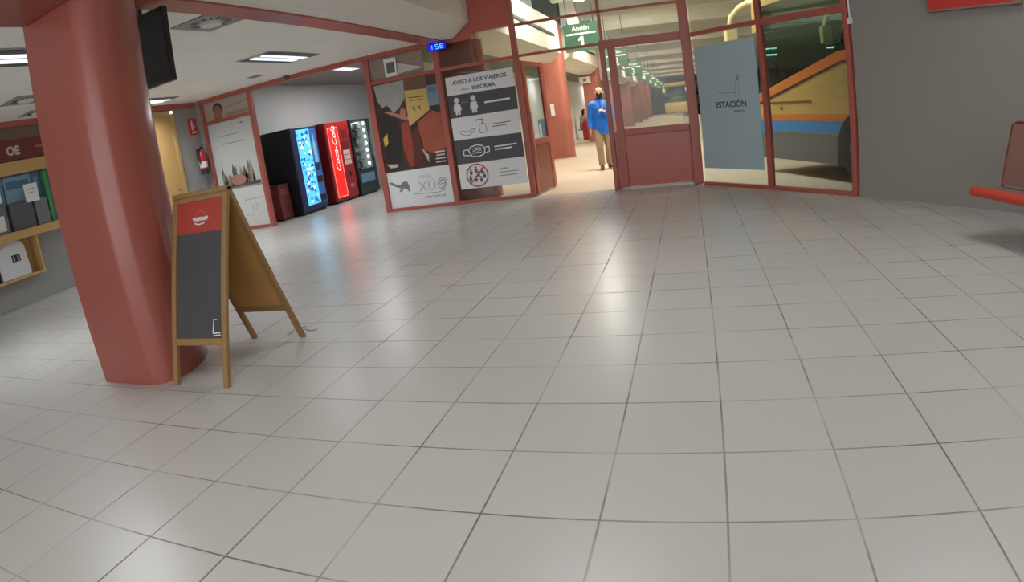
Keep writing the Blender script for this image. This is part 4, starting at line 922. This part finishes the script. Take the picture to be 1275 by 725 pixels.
# ------------------------------------------------------------------ people
def remesh(o, voxel, smooth=2):
    md = o.modifiers.new('remesh', 'REMESH'); md.mode = 'VOXEL'; md.voxel_size = voxel; md.use_smooth_shade = True
    sm = o.modifiers.new('smooth', 'SMOOTH'); sm.iterations = smooth; sm.factor = 0.5
    bpy.context.view_layer.update()
    dg = bpy.context.evaluated_depsgraph_get()
    me = bpy.data.meshes.new_from_object(o.evaluated_get(dg)); old = o.data; m = list(old.materials)
    o.modifiers.clear(); o.data = me; me.materials.clear()
    for x in m: me.materials.append(x)
    for pl in me.polygons: pl.use_smooth = True
    bpy.data.meshes.remove(old)
    return o
def lerp(a, b, t): return Vector(a) * (1 - t) + Vector(b) * t
def hand(b, w, d, side, curl=0.35, s=1.0):
    """w wrist, d forearm direction; palm, five fingers and a thumb"""
    w = Vector(w); d = Vector(d).normalized(); fwd = Vector((0, -1, 0)); fwd = (fwd - d * fwd.dot(d)); fwd = fwd.normalized() if fwd.length > 0.1 else Vector((1, 0, 0))
    n = d.cross(fwd).normalized() * side            # palm side normal
    palm = w + d * 0.085 * s
    b.loft([w - d * 0.02, w + d * 0.02 * s, w + d * 0.05 * s, palm], [(0.028 * s, 0.02 * s), (0.034 * s, 0.017 * s), (0.041 * s, 0.016 * s), (0.038 * s, 0.013 * s)], 12, ref=fwd)
    for i, (off, ln) in enumerate(((0.029, 0.072), (0.0105, 0.082), (-0.0095, 0.077), (-0.028, 0.060))):
        p0 = palm - d * 0.012 * s + fwd * off * s; dd = d; pts = [p0]
        for k in range(3):
            dd = (dd + n * curl * (0.6 + 0.2 * k)).normalized(); pts.append(pts[-1] + dd * ln * s * (0.42, 0.32, 0.26)[k])
        b.loft(pts, [0.0095 * s, 0.009 * s, 0.008 * s, 0.0055 * s], 8)
    t0 = w + d * 0.025 * s + fwd * 0.028 * s; td = (d * 0.75 + fwd * 0.7 + n * 0.25).normalized()
    b.loft([t0, t0 + td * 0.03 * s, t0 + td * 0.03 * s + (td + d * 0.6 + n * 0.2).normalized() * 0.03 * s, t0 + td * 0.03 * s + (td * 0.6 + d + n * 0.3).normalized() * 0.052 * s], [0.013 * s, 0.012 * s, 0.010 * s, 0.006 * s], 8)
def head(b, c, tilt=0.0):
    c = Vector(c)
    b.loft([c + Vector((0, 0.02, -0.20)), c + Vector((0, 0.018, -0.13)), c + Vector((0, 0.012, -0.07))], [0.062, 0.056, 0.056], 14)
    b.loft([c + Vector(v) for v in ((0, -0.03, -0.118), (0, -0.022, -0.10), (0, -0.012, -0.06), (0, -0.004, -0.015), (0, 0.0, 0.035), (0, 0.004, 0.075), (0, 0.006, 0.10), (0, 0.006, 0.113))],
           [(0.03, 0.028), (0.056, 0.044), (0.078, 0.060), (0.090, 0.070), (0.096, 0.076), (0.084, 0.068), (0.055, 0.046), (0.02, 0.02)], 18, ref=(0, 1, 0))
    b.loft([c + Vector((0, -0.088, 0.018)), c + Vector((0, -0.103, -0.018)), c + Vector((0, -0.098, -0.032))], [0.009, 0.013, 0.012], 10)       # nose
    for s in (-1, 1):
        b.ball(c + Vector((0.077 * s, 0.012, -0.005)), (0.010, 0.022, 0.033), 10, 8)                                                          # ears
        b.ball(c + Vector((0.032 * s, -0.080, 0.018)), (0.020, 0.010, 0.007), 10, 6)                                                          # brow ridge
    b.ball(c + Vector((0, -0.086, -0.062)), (0.024, 0.010, 0.008), 10, 6)                                                                     # mouth
SKIN = mat('skin', (214, 166, 140), 0.5)

man = empty('person', (-1.70, 12.48, 0), math.radians(8)); tag(man, 'person in a blue jacket, black face mask and khaki trousers walking through the doorway', 'person')
# joints, local metres: -y is towards the hall; person's right is -x
hipR, kneeR, ankR = (-0.085, 0.0, 0.86), (-0.095, -0.10, 0.46), (-0.085, -0.06, 0.085)
hipL, kneeL, ankL = (0.085, 0.0, 0.86), (0.09, -0.01, 0.46), (0.075, 0.12, 0.10)
shR, elR, wrR = (-0.165, 0.0, 1.345), (-0.225, 0.03, 1.07), (-0.235, -0.05, 0.845)
shL, elL, wrL = (0.165, 0.0, 1.345), (0.215, -0.02, 1.08), (0.07, -0.20, 1.19)
hc = Vector((0.01, -0.02, 1.575))
b = MB(); head(b, hc)
b.loft([(0, 0, 0.80), (0, 0, 0.90), (0, 0, 1.10), (0, 0, 1.28), (0, 0, 1.36), (0, 0.0, 1.42)], [(0.10, 0.15), (0.105, 0.16), (0.095, 0.145), (0.105, 0.17), (0.085, 0.15), (0.06, 0.07)], 18, ref=(0, 1, 0))
for h, k, a, s in ((hipR, kneeR, ankR, -1), (hipL, kneeL, ankL, 1)):
    b.loft([h, lerp(h, k, .5), k, lerp(k, a, .35), a], [0.082, 0.072, 0.052, 0.052, 0.036], 14)
    b.loft([Vector(a) + Vector((0, 0.05, -0.045)), Vector(a) + Vector((0, -0.04, -0.045)), Vector(a) + Vector((0.005 * s, -0.15, -0.055))], [(0.03, 0.03), (0.036, 0.03), (0.022, 0.022)], 10, ref=(0, 0, 1))
for sh, el, wr, s in ((shR, elR, wrR, -1), (shL, elL, wrL, 1)):
    b.loft([sh, lerp(sh, el, .5), el, lerp(el, wr, .35), wr], [0.052, 0.046, 0.038, 0.036, 0.025], 12)
hand(b, wrR, Vector(wrR) - Vector(elR), 1, 0.35); hand(b, wrL, Vector(wrL) - Vector(elL), -1, 0.75)
body = remesh(b.build('body', SKIN, man), 0.0075)
b = MB()
b.loft([(0.0, 0.0, 0.735), (0, 0, 0.80), (0, 0, 0.95), (0, 0, 1.10), (0, 0, 1.26), (0, 0, 1.345), (0, 0.0, 1.40), (0, 0.01, 1.435)], [(0.135, 0.19), (0.138, 0.192), (0.136, 0.186), (0.125, 0.175), (0.13, 0.18), (0.112, 0.165), (0.085, 0.105), (0.072, 0.075)], 22, ref=(0, 1, 0))
for sh, el, wr, s in ((shR, elR, wrR, -1), (shL, elL, wrL, 1)):
    i = Vector(sh) + Vector((-0.075 * s, 0, 0.035))
    b.loft([i, Vector(sh) + Vector((-0.03 * s, 0, 0.018)), Vector(sh) + Vector((0.012 * s, 0, -0.02)), lerp(sh, el, .35), lerp(sh, el, .7), el, lerp(el, wr, .5), lerp(el, wr, .95)], [0.05, 0.068, 0.072, 0.069, 0.063, 0.058, 0.052, 0.046], 16)
    b.ball(Vector(sh) + Vector((0.0, 0, 0.0)), (0.068, 0.072, 0.066))
jk = remesh(b.build('jacket', mat('jacket_blue', (24, 124, 236), 0.55, noise=0.12, nscale=10), man), 0.009)
b = MB(); b.loft([(0.0, 0.01, 1.41), (0.0, 0.005, 1.45), (0, 0.0, 1.475)], [0.074, 0.072, 0.078], 18, False); b.build('collar', mat('jacket_collar', (16, 76, 160), 0.6), man)
b = MB(); b.tube([(-0.0, -0.135, 1.40), (0.01, -0.152, 1.25), (0.01, -0.152, 1.05), (0.0, -0.148, 0.77)], 0.004, 6); b.build('zip', mat('zip_dark', (16, 52, 110), 0.5), man)
b = MB(); b.loft([(0, 0, 0.90), (0, 0, 0.80)], [(0.125, 0.175), (0.12, 0.17)], 18, ref=(0, 1, 0))
for h, k, a, s in ((hipR, kneeR, ankR, -1), (hipL, kneeL, ankL, 1)):
    b.loft([Vector(h) + Vector((0, 0, 0.03)), lerp(h, k, .5), k, lerp(k, a, .5), Vector(a) + Vector((0, 0, 0.01))], [0.100, 0.092, 0.074, 0.070, 0.066], 14)
remesh(b.build('trousers', mat('khaki', (172, 150, 122), 0.8, noise=0.1, nscale=8), man), 0.009)
for a, s in ((ankR, -1), (ankL, 1)):
    a = Vector(a); z0 = a.z - 0.085
    b = MB(); b.loft([a + Vector((0, 0.075, -0.04)), a + Vector((0, 0.05, -0.035)), a + Vector((0, -0.03, -0.035)), a + Vector((0.006 * s, -0.13, -0.05)), a + Vector((0.008 * s, -0.185, -0.06))], [(0.035, 0.03), (0.046, 0.04), (0.046, 0.042), (0.032, 0.045), (0.018, 0.03)], 14, ref=(0, 0, 1))
    b.build('shoe', mat('shoe_brown', (74, 58, 50), 0.6), man)
b = MB(); b.loft([hc + Vector(v) for v in ((0, -0.034, -0.122), (0, -0.026, -0.10), (0, -0.018, -0.06), (0, -0.012, -0.018))], [(0.034, 0.032), (0.062, 0.049), (0.088, 0.064), (0.098, 0.071)], 18, True, ref=(0, 1, 0))
remesh(b.build('face_mask', mat('mask_black', (52, 30, 34), 0.7), man), 0.006)
b = MB()
for s in (-1, 1): b.loft([hc + Vector((0.062 * s, 0.03, -0.02)), hc + Vector((0.074 * s, 0.045, 0.01)), hc + Vector((0.05 * s, 0.085, 0.02)), hc + Vector((0.0, 0.098, 0.01))], [(0.02, 0.03), (0.02, 0.03), (0.02, 0.04), (0.018, 0.04)], 10)
b.build('hair', mat('grey_hair', (176, 160, 146), 0.8, noise=0.2, nscale=60), man)
b = MB()
for s in (-1, 1): b.tube([(0.065 * s, -0.02, 1.43), (0.06 * s, -0.11, 1.37), (0.05 * s, -0.152, 1.25), (0.03 * s, -0.16, 1.15)], 0.006, 6)
b.build('neck_strap', mat('strap_grey', (150, 160, 176), 0.6), man)
for s in (-1, 1):
    b = MB(); b.ball(hc + Vector((0.032 * s, -0.083, 0.008)), (0.011, 0.006, 0.006), 10, 6); b.build('eye', mat('eye_dark', (46, 36, 32), 0.3), man)

# a second figure, seated against the white wall far down the aisle
st = empty('person', (-4.60, 27.6, 0), math.radians(50)); tag(st, 'person with dark hair sitting far off beside the white wall and red bag', 'person')
b = MB(); hc2 = Vector((0, -0.16, 1.20)); head(b, hc2)
b.loft([(0, 0, 0.48), (0, 0.0, 0.58), (0, -0.04, 0.80), (0, -0.09, 0.95), (0, -0.12, 1.03)], [(0.12, 0.17), (0.12, 0.17), (0.11, 0.17), (0.10, 0.18), (0.06, 0.08)], 16, ref=(0, 1, 0))
for s in (-1, 1):
    b.loft([(0.09 * s, 0, 0.52), (0.10 * s, -0.25, 0.53), (0.10 * s, -0.43, 0.50), (0.10 * s, -0.42, 0.28), (0.10 * s, -0.40, 0.08)], [0.085, 0.075, 0.062, 0.055, 0.045], 12)
    b.loft([(0.10 * s, -0.38, 0.04), (0.10 * s, -0.58, 0.035)], [(0.035, 0.04), (0.025, 0.035)], 10, ref=(0, 0, 1))
    b.loft([(0.185 * s, -0.10, 0.97), (0.23 * s, -0.15, 0.75), (0.12 * s, -0.32, 0.62)], [0.05, 0.042, 0.03], 10)
    hand(b, (0.12 * s, -0.32, 0.62), Vector((-0.1 * s, -0.17, -0.1)), -s, 0.4)
remesh(b.build('body', SKIN, st), 0.012)
b = MB(); b.loft([(0, 0, 0.46), (0, 0.0, 0.58), (0, -0.04, 0.80), (0, -0.09, 0.96), (0, -0.12, 1.05)], [(0.15, 0.2), (0.15, 0.2), (0.14, 0.2), (0.13, 0.2), (0.075, 0.085)], 16, ref=(0, 1, 0))
for s in (-1, 1): b.loft([(0.16 * s, -0.10, 0.97), (0.19 * s, -0.10, 0.95), (0.23 * s, -0.15, 0.75), (0.14 * s, -0.30, 0.63)], [0.075, 0.07, 0.058, 0.045], 10)
remesh(b.build('jumper', mat('jumper_grey', (150, 128, 124), 0.8), st), 0.014)
b = MB()
for s in (-1, 1): b.loft([(0.09 * s, 0.02, 0.52), (0.10 * s, -0.25, 0.53), (0.10 * s, -0.44, 0.50), (0.10 * s, -0.43, 0.28), (0.10 * s, -0.40, 0.10)], [0.105, 0.092, 0.078, 0.07, 0.062], 12)
remesh(b.build('trousers', mat('trousers_dark', (56, 58, 66), 0.8), st), 0.014)
b = MB(); b.ball(hc2 + Vector((0, 0.035, 0.02)), (0.105, 0.115, 0.13), 16, 12); b.loft([hc2 + Vector((0, 0.06, 0.0)), hc2 + Vector((0, 0.09, -0.14)), hc2 + Vector((0, 0.07, -0.24))], [(0.06, 0.1), (0.05, 0.1), (0.03, 0.07)], 14); b.build('hair', mat('hair_dark', (36, 30, 32), 0.7), st)
sb = empty('waiting_bench', (-4.60, 27.6, 0), math.radians(50)); tag(sb, 'small grey bench under the distant sitting person', 'bench')
b = MB(); b.box(-0.24, 0.24, -0.12, 0.12, 0.40, 0.44, 0.008); b.build('seat', DARKG, sb)
b = MB(); b.box(-0.05, 0.05, -0.05, 0.05, 0, 0.40); b.build('leg', DARKG, sb)
bg = empty('bag', (-4.20, 26.0, 0)); tag(bg, 'red bag beside the distant sitting person', 'bag')
b = MB(); b.loft([(0, 0, 0), (0, 0, 0.05), (0, 0, 0.6), (0, 0, 0.78), (0, 0, 0.84)], [(0.12, 0.16), (0.15, 0.2), (0.15, 0.2), (0.1, 0.17), (0.04, 0.1)], 16); b.build('body', mat('bag_red', (176, 52, 58), 0.6), bg)
b = MB(); b.tube([(-0.08, 0, 0.82), (-0.06, 0, 0.92), (0.06, 0, 0.92), (0.08, 0, 0.82)], 0.012); b.build('handle', BLACK, bg)

# ------------------------------------------------------------------ bits on the platform
p = Panel((-3.66, 16.74, 1.22), (1, 0, 0), (0, 0, 1), (0, -1, 0)); p.use(PAPER); p.board(0, 0.11, 0, 0.33, 0.004); p.use(GRL); p.rect(0.02, 0.09, 0.22, 0.24)
tag(p.build('sign_plate'), 'narrow white plate fixed to the first platform pillar', 'sign')
ws = empty('hanging_sign', (-3.72, 23.9, 2.32)); tag(ws, 'small white hanging sign box before the second platform pillar', 'sign')
b = MB(); b.box(-0.22, 0.22, -0.04, 0.04, 0, 0.26, 0.01); b.build('box', mat('sign_box_white', (226, 224, 216), 0.5, emit=0.15), ws)
b = MB(); b.box(-0.06, 0.06, -0.043, -0.0405, 0.08, 0.2); b.build('mark', mat('sign_mark', (150, 120, 110), 0.6), ws)
b = MB(); b.tube([(0, 0, 0.26), (0, 0, 0.37)], 0.01); b.build('hanger', DARKG, ws)
for i, y in enumerate((20.2, 30.9, 36.5)):
    dl = empty('downlight', (-4.35, y, 2.68)); tag(dl, ('round white downlight in the grey aisle ceiling, nearest', 'round white downlight in the grey aisle ceiling, above the sitting person', 'round white downlight in the grey aisle ceiling, farthest')[i], 'downlight')
    b = MB(); b.loft([(0, 0, -0.002), (0, 0, -0.025)], [0.15, 0.14], 20); b.build('ring', WHITE, dl); b = MB(); b.loft([(0, 0, -0.026), (0, 0, -0.035)], [0.12, 0.11], 20); b.build('lens', mat('downlight_glow', (255, 252, 244), 0.4, emit=5), dl)
    area('downlight_glow', (-4.35, y, 2.62), 0.3, 0.3, 22, (1, .96, .9))
p = Panel((-4.954, 22.0, 0.4), (0, -1, 0), (0, 0, 1), (1, 0, 0)); p.use(mat('panel_teal', (96, 150, 172), 0.5)); p.board(0, 1.6, 0, 0.75, 0.004); p.use(PAPER); p.rect(1.2, 1.5, 0.1, 0.6)
tag(p.build('wall_panel'), 'pale teal information panel low on the white aisle wall, seen through the open door', 'panel')
# bright floodlight above the first sign
fl = empty('floodlight', (-2.32, 15.8, 4.20)); tag(fl, 'bright white floodlight under the platform roof above the sign numbered 1', 'lamp')
b = MB(); b.loft([(0, 0, 0), (0, 0, 0.10), (0, 0, 0.26)], [0.24, 0.22, 0.08], 24); b.build('housing', DARKG, fl)
b = MB(); b.ball((0, 0, -0.02), (0.21, 0.21, 0.10)); b.build('lens', mat('flood_glow', (255, 252, 244), 0.4, emit=4), fl)
b = MB(); b.tube([(0, 0, 0.25), (0, 0, 0.55)], 0.02); b.build('stem', DARKG, fl)
# platform strip lamps
LG_ = mat('strip_glow', (255, 240, 205), 0.4, emit=5.0)
for k in range(8):
    y = 12.42 + 7.2 * k
    t = empty('strip_lamp', (-1.3, y, 4.62)); tag(t, ('warm strip lamp across the platform roof, bay %s from the hall' % ('one', 'two', 'three', 'four', 'five', 'six', 'seven', 'eight')[k]), 'lamp', 'strip lamps under the platform roof')
    b = MB(); b.box(-1.0, 1.0, -0.09, 0.09, 0.02, 0.129); b.build('housing', WHITE, t)
    b = MB(); b.loft([(-0.95, 0, 0), (0.95, 0, 0)], [0.04, 0.04], 10); b.build('tube', LG_, t)
    area('strip_lamp_glow', (-1.3, y, 4.55), 1.8, 0.2, 270, (1.0, 0.93, 0.80))
area('flood_glow', (-2.32, 15.8, 4.05), 0.35, 0.35, 100, (1, 0.95, 0.86))

for i, (x, y, z, ln) in enumerate(((5.75, 39.6, 4.08, 0.75), (4.3, 29.7, 3.07, 0.6), (7.2, 29.1, 3.2, 0.7))):
    t = empty('bay_lamp', (x, y, z)); tag(t, ('short teal-white tube lamp far beyond the coach, upper left', 'short teal-white tube lamp beyond the coach, lower left', 'short teal-white tube lamp beyond the coach, right of the driver seat')[i], 'lamp', 'tube lamps over the bus bays')
    b = MB(); b.box(-ln / 2, ln / 2, -0.06, 0.06, 0.03, 0.09); b.build('housing', DARKG, t)
    b = MB(); b.loft([(-ln / 2, 0, 0), (ln / 2, 0, 0)], [0.045, 0.045], 10); b.build('tube', mat('bay_glow', (190, 250, 240), 0.4, emit=3.0), t)
    b = MB(); b.tube([(0, 0, 0.09), (0, 0, 4.75 - z)], 0.012); b.build('hanger', DARKG, t)
t = empty('strip_lamp', (0.55, 10.5, 4.62), math.radians(-64)); tag(t, 'unseen strip lamp added under the roof to light the coach side', 'lamp')  # added lamp above the view, brightens the coach side
b = MB(); b.box(-0.8, 0.8, -0.09, 0.09, 0.02, 0.129); b.build('housing', WHITE, t)
b = MB(); b.loft([(-0.75, 0, 0), (0.75, 0, 0)], [0.04, 0.04], 10); b.build('tube', LG_, t)
area('coach_side_fill', (0.5, 10.4, 4.55), 1.5, 0.2, 80, (1.0, 0.97, 0.9), (0, 0, math.radians(-64)))
area('bay_glow', (8, 24, 4.6), 6, 2, 160, (0.85, 1.0, 0.97))

# ------------------------------------------------------------------ fill lights added to the hall ceiling (overhead, unseen above the frame)
for i, (x, y) in enumerate(((-1.2, -2.4), (2.8, -2.4), (-1.2, 1.0), (2.8, 1.0), (-1.0, 4.3), (2.4, 3.9))):
    t = empty('ceiling_light', (x, y, 3.62)); tag(t, 'unseen square light panel added to the high hall ceiling to brighten the hall', 'ceiling light', 'added light panels in the high hall ceiling')
    b = MB(); b.box(-0.62, 0.62, -0.62, 0.62, -0.03, -0.002); b.build('housing', WHITE, t); b = MB(); b.box(-0.57, 0.57, -0.57, 0.57, -0.038, -0.031); b.build('diffuser', TUBE, t)
    area('hall_fill', (x, y, 3.56), 1.1, 1.1, 18, (1.0, 0.975, 0.945), spread=math.radians(130))

# ------------------------------------------------------------------ world and view
W = bpy.data.worlds.new('world'); bpy.context.scene.world = W; W.use_nodes = True
bgn = W.node_tree.nodes['Background']; bgn.inputs[0].default_value = (0.95, 0.97, 1.0, 1); bgn.inputs[1].default_value = 2.5
vs = bpy.context.scene.view_settings; vs.view_transform = 'Standard'; vs.look = 'None'; vs.gamma = 1.0; vs.use_curve_mapping = False; vs.exposure = 0.0
